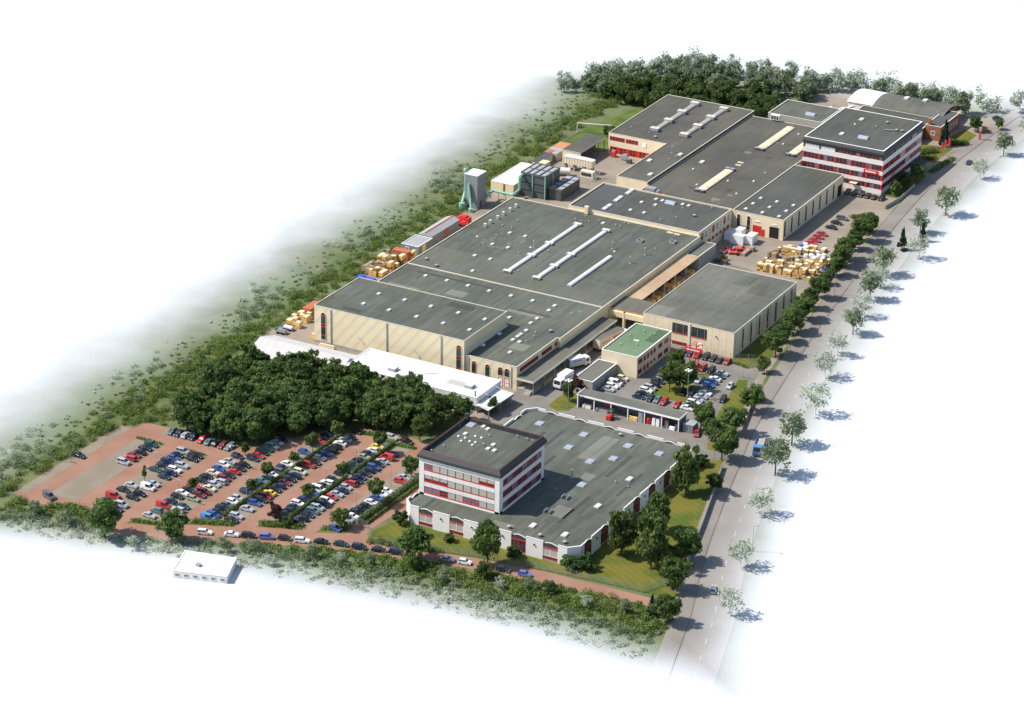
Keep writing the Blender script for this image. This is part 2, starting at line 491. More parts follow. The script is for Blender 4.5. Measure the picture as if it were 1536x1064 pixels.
# ---- roof furniture, shared meshes
def mk_roof_items():
    d = {}
    m = M().box(-.55, .55, -.7, .7, 0, .22, 1); m.barrel(-.5, .5, -.65, .65, .22, .18, 6, 0); d['sky'] = ("skylight", m.mesh("skylight", [SKYW, METAL]))
    m = M().box(-.75, .75, -1.1, 1.1, 0, .25, 1); m.barrel(-.7, .7, -1.05, 1.05, .25, .24, 6, 0); d['sky2'] = ("skylight", m.mesh("skylight", [SKYW, METAL]))
    m = M().box(-.95, .95, -1.15, 1.15, 0, .22, 0); m.box(-.88, .88, -1.08, 1.08, .22, .26, 1)
    for k in (-.44, 0, .44): m.box(k - .045, k + .045, -1.08, 1.08, .26, .3, 0)
    m.box(-.88, .88, -.05, .05, .261, .31, 0); d['win'] = ("skylight", m.mesh("skylight", [SKYW, SKYGL]))
    m = M(); 
    m.v += [(-1.6, -1.2, 0), (1.6, -1.2, 0), (1.6, 1.2, 0), (-1.6, 1.2, 0), (-1.6, 0, .8), (1.6, 0, .8)]
    m.f += [(0, 1, 5, 4), (2, 3, 4, 5), (1, 2, 5), (3, 0, 4)]; m.mi += [0, 0, 1, 1]
    for k in range(9): m.box(-1.6 + k * .4 - .03, -1.6 + k * .4 + .03, -.05, .05, .78, .86, 1)
    for s in (-1, 1):
        for k in range(9):
            x = -1.6 + k * .39; m.face([(x, s * 1.22, .02), (x + .09, s * 1.22, .02), (x + .09, 0, .83), (x, 0, .83)], 1)
    d['bigwin'] = ("glass_skylight", m.mesh("glass_skylight", [SKYGL, SKYW]))
    m = M().cyl(0, 0, 0, .15, .42, 10, 1); m.dome(0, 0, .15, .38, .28, 10, 0); d['dome'] = ("dome_skylight", m.mesh("dome_skylight", [SKYW, METAL], smooth=False))
    m = M().cyl(0, 0, 0, .45, .14, 8, 0); m.cyl(0, 0, .45, .62, .26, 8, 0, .12); d['vent'] = ("roof_vent", m.mesh("roof_vent", [METAL]))
    m = M().box(-.35, .35, -.35, .35, 0, .35, 1); m.cyl(0, 0, .35, .65, .48, 10, 0); m.cyl(0, 0, .65, .75, .52, 10, 0, .3); d['fan'] = ("roof_fan", m.mesh("roof_fan", [CONC, METALD]))
    m = M().cyl(0, 0, 0, 2.0, .17, 8, 0); m.cyl(0, 0, 2.0, 2.3, .3, 8, 0, .25); m.box(-.35, .35, -.35, .35, 0, .12, 0); d['pipe'] = ("vent_pipe", m.mesh("vent_pipe", [METAL]))
    m = M().box(-.4, .4, -.35, .35, 0, 1.1, 0)
    for k in range(4): m.box(-.3, .3, -.38, -.34, .15 + k * .23, .25 + k * .23, 1)
    m.box(-.5, -.3, -.2, .2, 0, .2, 0); d['cabinet'] = ("vent_cabinet", m.mesh("vent_cabinet", [SKYW, METALD]))
    m = M().box(-.8, -.6, -1, 1, 0, .7, 0); m.box(.6, .8, -1, 1, 0, .7, 0); m.box(-.6, .6, -.1, .1, 0, .4, 1); m.box(-.6, .6, -.9, -.7, .1, .3, 1); d['louvre'] = ("roof_louvre", m.mesh("roof_louvre", [METAL, METALD]))
    m = M()
    for s in (-1, 1): m.box(s * .8 - .12, s * .8 + .12, -.9, .9, 0, .6, 0); m.box(-.68, .68, s * .8 - .1, s * .8 + .1, 0, .6, 0)
    m.box(-.68, .68, -.7, .7, 0, .12, 1); d['pit'] = ("open_roof_hatch", m.mesh("open_roof_hatch", [METAL, BLACKR]))
    m = M().box(-1.0, 1.0, -.4, .4, 0, .2, 0); d['strip'] = ("skylight_strip", m.mesh("skylight_strip", [SKYT]))
    return d
ROOFITEM = mk_roof_items()
ROOF = {}
ROOF['office']=[('win', 28.3, -72.6), ('dome', 29.0, -80.1), ('dome', 30.9, -80.1), ('dome', 30.9, -82.1), ('dome', 32.8, -81.2), ('dome', 32.6, -78.0), ('dome', 34.3, -78.0), ('dome', 34.3, -81.0), ('dome', 34.4, -82.7), ('sky', 29.7, -78.1), ('sky', 31.5, -72.1), ('sky', 33.1, -72.9), ('sky', 38.7, -80.0), ('sky', 38.7, -82.6), ('sky', 40.5, -82.7), ('vent', 35.5, -76.1), ('vent', 36.7, -81.1), ('vent', 28.8, -86.9), ('vent', 27.5, -90.7), ('vent', 41.6, -72.8), ('vent', 44.5, -73.2), ('vent', 46.1, -73.2), ('vent', 26.3, -75.2)]
ROOF['near']=[('win', 32.1, -43.3), ('win', 45.0, -43.3), ('win', 45.2, -51.9), ('win', 53.6, -56.3), ('win', 57.9, -51.9), ('win', 57.8, -43.4), ('win', 66.6, -43.4), ('win', 57.9, -69.0), ('sky2', 66.7, -60.5), ('sky2', 66.7, -77.6), ('sky2', 66.8, -94.9), ('sky2', 58.0, -94.7), ('fan', 53.6, -98.4), ('fan', 62.0, -98.3), ('fan', 68.7, -98.5), ('fan', 53.4, -39.1), ('vent', 64.5, -63.7), ('vent', 68.4, -64.5), ('vent', 53.6, -74.8), ('pipe', 53.9, -66.8), ('louvre', 57.7, -86.3), ('louvre', 57.8, -77.5)]
ROOF['tall']=[('sky', -40.2, -13.1), ('sky', -40.3, -4.8), ('sky', -31.8, -13.3), ('sky', -31.8, -4.9), ('sky', -23.2, -5.0), ('sky', -14.4, -5.1), ('sky', -5.9, -5.2), ('sky', -22.9, -13.3), ('sky', -14.3, -13.5), ('sky', -5.9, -13.7)]
ROOF['hallB']=[('sky', -12.8, 22.2), ('sky', -5.8, 22.2), ('sky', 1.3, 22.2), ('sky', 1.5, 18.4), ('sky', 1.4, 11.6), ('sky', 1.4, 7.9), ('sky', -5.6, 8.2), ('sky', 2.8, 2.7), ('sky', 2.8, -0.4), ('sky', 2.8, -2.2), ('sky', 2.8, -4.9), ('sky', 5.0, -5.2), ('sky', 6.2, -12.7), ('sky', -2.4, -3.3), ('sky', -2.4, -12.3), ('vent', 5.9, 2.7), ('vent', 6.7, -0.0), ('vent', 5.7, -5.3), ('vent', 6.5, -3.8), ('fan', 9.0, 5.6), ('sky', -41.2, 22.5), ('sky', -34.1, 22.6), ('sky', -27.0, 22.4), ('sky', -19.9, 22.1)]
ROOF['hallC']=[('cabinet', -45.7, 65.6), ('cabinet', -45.9, 69.1), ('cabinet', -45.7, 73.4), ('cabinet', -45.9, 77.3), ('cabinet', -45.7, 81.2), ('cabinet', -45.7, 84.9), ('dome', -43.6, 57.2), ('dome', -25.7, 57.7), ('dome', -2.9, 67.8), ('sky', -36.8, 64.8), ('sky', -31.5, 64.8), ('sky', -36.8, 54.1), ('sky', -31.5, 54.1), ('sky', -36.8, 43.5), ('sky', -31.5, 43.4), ('sky', -31.4, 32.7), ('sky', -16.5, 86.7), ('vent', -41.5, 68.9), ('vent', -39.4, 74.8), ('vent', -38.3, 68.8), ('vent', -37.8, 57.7), ('vent', -26.5, 51.9), ('vent', -19.8, 57.8), ('vent', -19.8, 39.5), ('vent', -24.9, 84.7), ('vent', -22.8, 84.7), ('vent', -20.6, 85.4), ('vent', -18.3, 87.6), ('vent', -12.3, 87.2), ('vent', -10.6, 86.6), ('vent', -10.8, 90.0), ('vent', -9.3, 89.8), ('vent', -45.3, 90.4), ('vent', -23.6, 88.9), ('pipe', -25.0, 58.4), ('pipe', 5.2, 62.0), ('pipe', -4.5, 69.7), ('pit', -0.2, 79.3), ('pit', 8.7, 83.5), ('vent', 12.1, 82.9), ('vent', 6.7, 75.7), ('pipe', 5.9, 70.4), ('fan', -47.3, 33.5), ('fan', -42.2, 30.6), ('strip', 4.4, 90.4), ('strip', 6.8, 90.2)]
ROOF['annex']=[('sky2', -20.7, 114.4), ('sky2', -20.6, 111.7), ('sky2', -20.9, 106.8), ('sky2', -20.8, 104.0), ('sky2', -20.6, 98.7), ('sky2', -20.6, 95.9), ('sky', -13.4, 106.6), ('sky', -13.3, 98.8), ('sky', -8.7, 98.9), ('sky', -8.7, 106.7), ('sky', -10.7, 111.3), ('sky', -8.5, 111.2), ('sky', -1.7, 111.6), ('sky', 0.4, 111.5), ('vent', 0.0, 108.1), ('vent', 1.7, 100.1), ('vent', -1.5, 95.9), ('vent', 7.5, 113.3), ('fan', 5.8, 104.4), ('bigwin', -5.5, 111.0)]
ROOF['north']=[('vent', -48.1, 168.6), ('vent', -40.6, 167.0), ('vent', -22.9, 150.4), ('vent', -23.6, 147.2), ('fan', -36.9, 164.1), ('pipe', -25.8, 154.0), ('sky2', -28.7, 143.0), ('sky2', -22.7, 153.3), ('sky2', -22.7, 131.6)]
ROOF['mid']=[('dome', -14.2, 145.6), ('dome', -0.0, 141.4), ('dome', 7.2, 145.4), ('dome', 7.2, 154.3), ('dome', 7.2, 132.3), ('dome', -7.0, 133.2), ('sky2', -14.6, 152.9), ('strip', -3.4, 156.6), ('strip', -3.7, 159.2), ('dome', 0.9, 182.7), ('dome', 1.3, 194.4), ('dome', 7.2, 154.3), ('dome', 7.1, 145.5)]
ROOF['east']=[('sky', 15.5, 121.0), ('sky', 15.5, 126.3), ('sky', 15.6, 131.9), ('sky', 21.2, 120.7), ('sky', 21.2, 126.1), ('sky', 21.2, 131.7), ('sky', 27.0, 120.3), ('sky', 27.0, 125.7), ('sky', 26.9, 131.4)]
ROOF['tower']=[('sky2', 22.1, 180.2), ('sky2', 22.1, 197.0), ('dome', 22.1, 191.5), ('bigwin', 29.5, 180.8), ('fan', 30.7, 198.3), ('fan', 36.2, 192.6), ('fan', 38.0, 192.9), ('vent', 29.1, 192.5)]
ROOF['north_annex']=[('bigwin', -1.7, 211.3)]
ROOF['barrel_hallC']=[('ends', -22.5, 38.3), ('ends', -21.9, 80.5), ('ends', -12.9, 38.1), ('ends', -12.2, 80.3), ('ends', -2.1, 37.2), ('ends', -1.9, 63.2)]
ROOF['barrel_north']=[('ends', -40.0, 170.0), ('ends', -40.5, 201.5), ('ends', -29.2, 170.1), ('ends', -29.6, 201.3)]
ROOF['barrel_mid']=[('ends', -3.8, 128.8), ('ends', -3.6, 150.4), ('ends', -3.5, 173.9), ('ends', -3.6, 199.3), ('ends', 7.6, 174.5), ('ends', 6.8, 186.5)]
ROOF['acs']=[('ac', -15.6, 120.1), ('ac', -10.9, 203.1)]
def furnish(th, roof, key, z):
    for typ, x, y in ROOF[key]:
        n, me = ROOFITEM[typ]
        th.inst(n, me, (x, y, z), 0, roof)

def barrel_light(th, roof, x, y0, y1, z, w, mt=SKYW, capw=None, h=.55, segs=None):
    m = M().box(x - w / 2, x + w / 2, y0, y1, z, z + .3, 1); m.barrel(x - w / 2 + .05, x + w / 2 - .05, y0 + .02, y1 - .02, z + .3, h, 8, 0)
    n = segs or int((y1 - y0) / 1.6)
    o = th.part("barrel_skylight", m, [mt, METAL], roof)
    return o

# ---------------------------------------------------------------- foliage
def leaf_arrays(clumps, size, flat=.3, droop=0.0):
    """clumps: (cx,cy,cz, rx,ry,rz, n). Returns vertex array of quads."""
    P = []; Nn = []; S = []
    for cx, cy, cz, rx, ry, rz, n in clumps:
        d = nrng.normal(size=(n, 3)); d /= np.linalg.norm(d, axis=1)[:, None]
        r = nrng.random(n) ** .4
        p = np.array([cx, cy, cz]) + d * r[:, None] * np.array([rx, ry, rz])
        if droop: p[:, 2] -= droop * nrng.random(n) * rz
        nn = d * .8 + nrng.normal(size=(n, 3)) * .55; nn[:, 2] += flat
        P.append(p); Nn.append(nn); S.append(size * (0.6 + .8 * nrng.random(n)))
    P = np.concatenate(P); Nn = np.concatenate(Nn); S = np.concatenate(S)
    Nn /= np.linalg.norm(Nn, axis=1)[:, None]
    a = np.cross(Nn, nrng.normal(size=Nn.shape)); a /= np.linalg.norm(a, axis=1)[:, None]
    b = np.cross(Nn, a)
    a *= (S * .62)[:, None]; b *= (S * .42)[:, None]
    if droop:
        a[:, 2] = -np.abs(a[:, 2]) * 1.8
    V = np.stack([P - a, P + b * 1.0, P + a, P - b * 1.0], axis=1).reshape(-1, 3)
    return V
def leaf_mesh(name, V, mats, mi=None):
    n = len(V) // 4
    me = bpy.data.meshes.new(name)
    me.vertices.add(len(V)); me.vertices.foreach_set("co", V.astype(np.float32).ravel())
    me.loops.add(len(V)); me.loops.foreach_set("vertex_index", np.arange(len(V), dtype=np.int32))
    me.polygons.add(n); me.polygons.foreach_set("loop_start", np.arange(0, len(V), 4, dtype=np.int32))
    me.polygons.foreach_set("loop_total", np.full(n, 4, dtype=np.int32))
    for q in (mats if isinstance(mats, list) else [mats]): me.materials.append(q)
    if mi is not None: me.polygons.foreach_set("material_index", np.asarray(mi, dtype=np.int32))
    me.update(calc_edges=True)
    return me
def leaf_mat(name, c1, c2, var=.3, nscale=.55):
    t = NT(name)
    oi = t.n.new("ShaderNodeObjectInfo")
    n = t.noise(nscale, 3, .6)
    n2 = t.noise(6.0, 2, .6)
    c = t.mix(t.ramp(n, .35, .65), c1, c2)
    f = t.math('MULTIPLY', t.math('MULTIPLY_ADD', oi.outputs["Random"], var, 1 - var / 2), t.math('MULTIPLY_ADD', n2, .8, .6))
    c = t.scale(c, f)
    t.link(c, t.b.inputs["Base Color"])
    t.b.inputs["Roughness"].default_value = .6
    t.b.inputs["Specular IOR Level"].default_value = .2
    tr = t.n.new("ShaderNodeBsdfTranslucent")
    t.link(t.scale(c, 1.3), tr.inputs["Color"])
    mx = t.n.new("ShaderNodeMixShader"); mx.inputs[0].default_value = .38
    t.link(t.b.outputs[0], mx.inputs[1]); t.link(tr.outputs[0], mx.inputs[2])
    t.link(mx.outputs[0], t.out.inputs[0])
    return t.m
LEAF = leaf_mat("dark_broad_leaf", (.042, .09, .026), (.112, .16, .042), .6)
LEAF2 = leaf_mat("mid_green_leaf", (.055, .1, .026), (.12, .17, .045), .45)
LEAFB = leaf_mat("birch_leaf", (.06, .1, .022), (.125, .165, .045))
LEAFR = leaf_mat("copper_leaf", (.045, .02, .02), (.08, .035, .03))
LEAFC = leaf_mat("blue_green_needle", (.02, .045, .03), (.04, .07, .045))
LEAFP = leaf_mat("white_faded_leaf", (.3, .35, .26), (.43, .48, .38), .15)  # green foliage whitened in its colour for the outer fade
LEAFQ = leaf_mat("half_faded_leaf", (.13, .18, .095), (.24, .29, .175), .25)  # leaf colour part way into the painted fade
HEDGE = leaf_mat("hedge_leaf", (.09, .14, .03), (.16, .21, .05))
HEDGEP = leaf_mat("grey_green_hedge_leaf", (.1, .14, .06), (.15, .19, .09))

def crown_clumps(r, h, z0, n, per, jit=.25, top=1.0, cone=False):
    """clumps spread over an uneven ellipsoid r wide, h tall, starting at z0"""
    out = []
    for k in range(n):
        a = rng.uniform(0, 2 * math.pi); u = rng.uniform(-1, 1)
        if cone:
            q = rng.random() ** .8; rr = r * (1 - q) * rng.uniform(.55, 1.0) + .15
            out.append((rr * math.cos(a), rr * math.sin(a), z0 + h * q, r * .3 * (1.15 - q), r * .3 * (1.15 - q), r * .22, per)); continue
        rad = rng.uniform(.45, .92); s = math.sqrt(max(0, 1 - u * u))
        k2 = 1 + rng.uniform(-jit, jit)
        c = (r * rad * s * math.cos(a) * k2, r * rad * s * math.sin(a) * k2, z0 + h / 2 + h / 2 * rad * u * k2)
        q = r * rng.uniform(.24, .42)
        out.append((*c, q, q, q * .75, per))
    out.append((0, 0, z0 + h * .5, r * .6, r * .6, h * .36, per * 3))
    return out
def trunk_mesh(h, r, limbs=5, spread=2.0, mt=BARK):
    m = M(); m.tube((0, 0, -.1), (0, 0, h * .55), r, r * .7, 7); m.tube((0, 0, h * .55), (spread * .1, 0, h), r * .7, r * .2, 6)
    for k in range(limbs):
        a = 2 * math.pi * k / limbs + .4; z = h * (.4 + .09 * k)
        m.tube((0, 0, z), (spread * math.cos(a), spread * math.sin(a), z + h * .32), r * .4, r * .1, 5)
    return m.mesh("trunk", mt)
TREES = {}
def mk_trees():
    for i in range(5):
        c = crown_clumps(3.4, 6.6, 1.6, 46, 95, .3)
        TREES['oak%d' % i] = (leaf_mesh("crown", leaf_arrays(c, .5), LEAF), trunk_mesh(6.0, .22), 8.2)
    for i in range(3):
        c = crown_clumps(3.2, 6.2, 1.8, 40, 90, .3)
        TREES['lime%d' % i] = (leaf_mesh("crown", leaf_arrays(c, .48), LEAF2), trunk_mesh(6.0, .2), 8.0)
    for i in range(2):
        c = crown_clumps(2.5, 8.2, 1.2, 50, 80, .1)
        TREES['birch%d' % i] = (leaf_mesh("crown", leaf_arrays(c, .42, .1, .8), LEAFB), trunk_mesh(7.5, .16, mt=BARK), 9.4)
    c = crown_clumps(1.5, 3.0, 1.5, 18, 60, .3)
    TREES['small'] = (leaf_mesh("crown", leaf_arrays(c, .34), LEAF2), trunk_mesh(3.4, .08, 4, .8), 4.6)
    c = crown_clumps(.7, 3.4, 1.0, 12, 40, .3)
    TREES['slim'] = (leaf_mesh("crown", leaf_arrays(c, .3), LEAF), trunk_mesh(3.0, .07, 3, .4), 4.4)
    c = crown_clumps(1.9, 4.2, 1.2, 22, 60, .4)
    TREES['copper'] = (leaf_mesh("crown", leaf_arrays(c, .4), LEAFR), trunk_mesh(4.0, .1, 5, 1.2), 5.4)
    c = crown_clumps(2.0, 8.5, .5, 50, 80, cone=True)
    TREES['conifer'] = (leaf_mesh("crown", leaf_arrays(c, .4, .1, .4), LEAFC), trunk_mesh(8.0, .18, 0), 9.2)
    for i in range(2):
        c = crown_clumps(1.35, 2.1, .1, 18, 70, .25)
        TREES['bush%d' % i] = (leaf_mesh("crown", leaf_arrays(c, .34), LEAF), trunk_mesh(1.6, .08, 4, .6), 2.3)
    for i in range(3):
        c = crown_clumps(3.0, 6.0, 1.6, 34, 14, .2)
        TREES['pale%d' % i] = (leaf_mesh("crown", leaf_arrays(c, .44), LEAFP), trunk_mesh(6.0, .14, mt=WOODW), 7.6)  # crown and trunk whitened, leaves thinned, to imitate the fade
    for i in range(2):
        c = crown_clumps(3.1, 6.2, 1.6, 38, 24, .2)
        TREES['grey%d' % i] = (leaf_mesh("crown", leaf_arrays(c, .46), LEAFQ), trunk_mesh(6.0, .16), 7.8)  # crown half faded by leaf colour and fewer leaves
mk_trees()
def tree(kind, x, y, sc, label, group=None, name="broadleaf_tree", cat="tree", zs=1.0, z=0.0):
    cm, tm, h = TREES[kind]
    o = link(name, None, None, (x, y, z)); tag(o, label, cat, group)
    o.rotation_euler = (0, 0, rng.uniform(0, 6.28)); o.scale = (sc, sc, sc * zs)
    link("trunk", tm, o); link("crown", cm, o)
    return o

# ---------------------------------------------------------------- ground, paving, roads
def sheet(name, poly, z, mt): return struct(name, M().face([(p[0], p[1], z) for p in poly]), mt)
sheet("ground", rect(-3000, 3000, -3000, 3000), 0.0, GROUND)
YARD_POLY = [(-66, -24), (-62, -33), (10, -42), (24.7, -40), (24.7, -34), (74, -34), (79.5, -29), (76, -14), (70, 8), (66, 26), (62.5, 50), (59, 78), (56, 100), (52.5, 128), (50, 150),
             (48, 170), (46.6, 196), (46.5, 216), (47.5, 240), (49, 262), (28, 266), (-16, 262), (-18, 224), (-56, 218), (-63, 166), (-69, 150), (-70, 128), (-69, 80), (-66, 56)]
sheet("yard", YARD_POLY, 0.02, YARD)
sheet("works_car_park", [(12.8, -42), (24.4, -40), (24.4, -33.5), (73.5, -33.5), (79, -28.5), (75.5, -14), (66, 14), (63.5, 26.5), (54, 28.8), (54, 74), (30, 92), (13.2, 92)], 0.04, ASPHALT)
LOT = [(-65, -137.5), (-57.6, -139.8), (-54, -140.2), (-49, -135.5), (-44.8, -135.2), (-38, -139), (-30.5, -143.5), (-20, -139.8), (-13, -136.6), (0, -130.3), (10.9, -125), (22, -121),
       (33.9, -118), (50, -114.4), (66, -112), (82, -110.3), (96.6, -108.6), (95.2, -104.8), (68, -106.2), (48.7, -109), (24.8, -115.2), (21.5, -111), (21.3, -108), (22, -100), (24.9, -99),
       (24.9, -63), (14, -60), (-5, -60), (-16, -64), (-24, -78), (-29, -87), (-54, -87.3), (-61, -87.6), (-61.3, -92), (-65.5, -92.5)]
sheet("red_paved_car_park", LOT, 0.03, RED)
for r in (rect(-65, -62, -136.5, -93), rect(-57, -49, -133.5, -96.4), rect(-44.2, -35.7, -134, -96), rect(-30.5, -21.9, -133, -95), rect(-26.2, -21.9, -94.98, -76), rect(-17.5, -7.9, -125, -66),
          rect(-2.9, 6.8, -117.5, -65.5), rect(10.4, 16.4, -109, -69), rect(-54, -32.5, -91.2, -87.4)):
    sheet("parking_bays", r, 0.05, BAY)
LAWN_POLY = [(22, -109.5), (24.8, -114.7), (48.7, -108.4), (68, -105.6), (92, -103.4), (99.5, -102.5), (97, -87), (89, -61), (79.3, -30.5), (73.4, -33.6), (25.2, -36.6), (24.9, -60), (24.6, -99)]
sheet("lawn", LAWN_POLY, 0.045, LAWN)
sheet("lawn", [(61, 17.2), (63.4, 18.2), (68.5, 5), (74.6, -13.5), (78, -27), (72, -26.5), (66, -8)], 0.06, LAWN)
sheet("lawn", [(54.2, 27.4), (60.5, 26.2), (63.5, 29), (61.5, 45), (58, 76), (54.2, 76)], 0.06, LAWN)
sheet("lawn", [(24.5, -24.5), (28, -26.2), (30.6, -24.5), (31.2, -17.4), (28, -13), (25, -14.5), (24.2, -19)], 0.06, LAWN)
sheet("lawn", [(43.5, 12.2), (53.8, 12.2), (53.8, 15.6), (45, 15.6)], 0.06, LAWN)
sheet("lawn", [(44.7, -5.2), (54.9, -4), (54.4, 7.5), (45.5, 7)], 0.06, LAWN)
sheet("lawn", [(40.8, 171), (46.8, 171), (46.4, 196), (40.8, 194)], 0.06, LAWN)
sheet("lawn", [(39.5, 236), (48.3, 229), (49, 241), (41, 246)], 0.06, LAWN)
sheet("lawn", [(33, 209), (44, 209), (44.5, 226), (34, 224)], 0.06, LAWN)
sheet("lawn", [(-66, 150), (-53, 162.5), (-53.8, 208), (-64, 210), (-71, 174)], 0.06, GRASS)
for p in ([(-57.3, -97), (-49, -97), (-49, -95.6), (-57.3, -95.8)], [(-43.5, -96.6), (-36, -96.8), (-35.8, -95.4), (-43, -95.2)], [(-31.5, -136.2), (-21.5, -133), (-21.8, -131.2), (-30.6, -133.6)],
          [(-18.5, -129.6), (-8, -124.6), (-8.3, -122.8), (-17.6, -125.6)], [(-3.4, -122), (6.8, -117.8), (6.5, -115.6), (-2.8, -118.2)], [(10.5, -117), (17, -113.8), (16.4, -108.8), (11.3, -111.6)],
          [(-17, -67), (-3, -64), (-7, -62.6), (-16, -64.4)], [(-2, -67), (8, -66), (7.6, -64), (-1.4, -64)]):
    sheet("planting_bed", p, 0.07, GRASS)

KERB = [(116.5, -143), (112, -127.5), (106.5, -108), (100.8, -92), (95.3, -75), (88.3, -50), (83.7, -32), (78.7, -13.5), (75, 6), (71.6, 26), (67.6, 50), (64, 75), (60.4, 100), (56.7, 130), (54, 155), (52.2, 176), (50.8, 198), (50.4, 217), (51, 240), (52.2, 265), (55, 310)]
def offset_line(pts, d):
    out = []
    for i, p in enumerate(pts):
        a = Vector(pts[max(0, i - 1)]); b = Vector(pts[min(len(pts) - 1, i + 1)]); t = (b - a).normalized()
        out.append((p[0] + t.y * d, p[1] - t.x * d))       # d > 0: to the right going +Y
    return out
def ribbon(name, pts, d0, d1, z, mt, side=None, parent=None):
    a = offset_line(pts, d0); b = offset_line(pts, d1); m = M()
    zz = [min(z, .012 + .001 * z) if i == 0 else z for i in range(len(pts))]      # the end of the street runs out level with the ground
    for i in range(len(pts) - 1):
        z0, z1 = zz[i], zz[i + 1]
        m.face([(*a[i], z0), (*b[i], z0), (*b[i + 1], z1), (*a[i + 1], z1)])
        if side is not None:
            m.face([(*b[i], side), (*b[i + 1], side), (*b[i + 1], z1), (*b[i], z0)])
            m.face([(*a[i + 1], side), (*a[i], side), (*a[i], z0), (*a[i + 1], z1)])
    return struct(name, m, mt, parent)
road = ribbon("road", KERB, .0, 10.2, 0.03, ROAD)
ribbon("footpath", KERB, -4.2, -.16, 0.13, PATH, 0.0)
ribbon("kerb", KERB, -.16, .02, 0.15, KERBM, 0.0)
ribbon("gutter", KERB, .03, .4, 0.036, PATH)
ribbon("footpath_border", KERB, -2.6, -2.4, 0.136, KERBM)
def along(pts, step, start=0.0):
    acc = -start; out = []
    for i in range(len(pts) - 1):
        a = Vector(pts[i]); b = Vector(pts[i + 1]); L = (b - a).length; t = (b - a).normalized()
        s = max(0, -acc)
        while s < L:
            out.append((a + t * s, t)); s += step
        acc += L; acc = -(s - L)
    return out
CENTRE = offset_line(KERB, 5.3)
for p, t in along(CENTRE, 7.6, 2.0):
    n = Vector((t.y, -t.x)) * .08; q = p + t * 2.4
    struct("lane_dash", M().face([(*(p - n), .04), (*(p + n), .04), (*(q + n), .04), (*(q - n), .04)]), LINE, road)

# ---------------------------------------------------------------- buildings
# --- near building: single storey with panelled walls, and the office block on it
NB = Thing("panelled_building", "low white panelled building with zigzag parapet in the foreground", "building", (25, -101, 0))
X0, X1, Y0, Y1, NH, CH = 25.2, 73.2, -101.2, -36.2, 4.9, 2.4
nb_poly = [(X0 + CH, Y0), (X1 - CH, Y0), (X1, Y0 + CH), (X1, Y1 - CH), (X1 - CH, Y1), (X0 + CH, Y1), (X0, Y1 - CH), (X0, Y0 + CH)]
COPNB = mat('off_white_coping', (.58, .56, .52), .6, .06, 1)
bays_x = [(30.1, 34.0), (38.7, 42.6), (47.2, 51.1), (55.7, 59.7), (64.3, 68.3)]
bays_y = [(-97, -93.2), (-88.4, -84.5), (-79.8, -76.1), (-71.2, -67.4), (-62.7, -58.9), (-54.1, -50.3), (-45.2, -41.2)]
def arc_pts(a, b): return [(a, 4.3), (a + (b - a) * .12, 4.45), (a + (b - a) * .36, 4.72), (a + (b - a) * .56, 4.72), (a + (b - a) * .85, 4.4), (b, 4.2)]
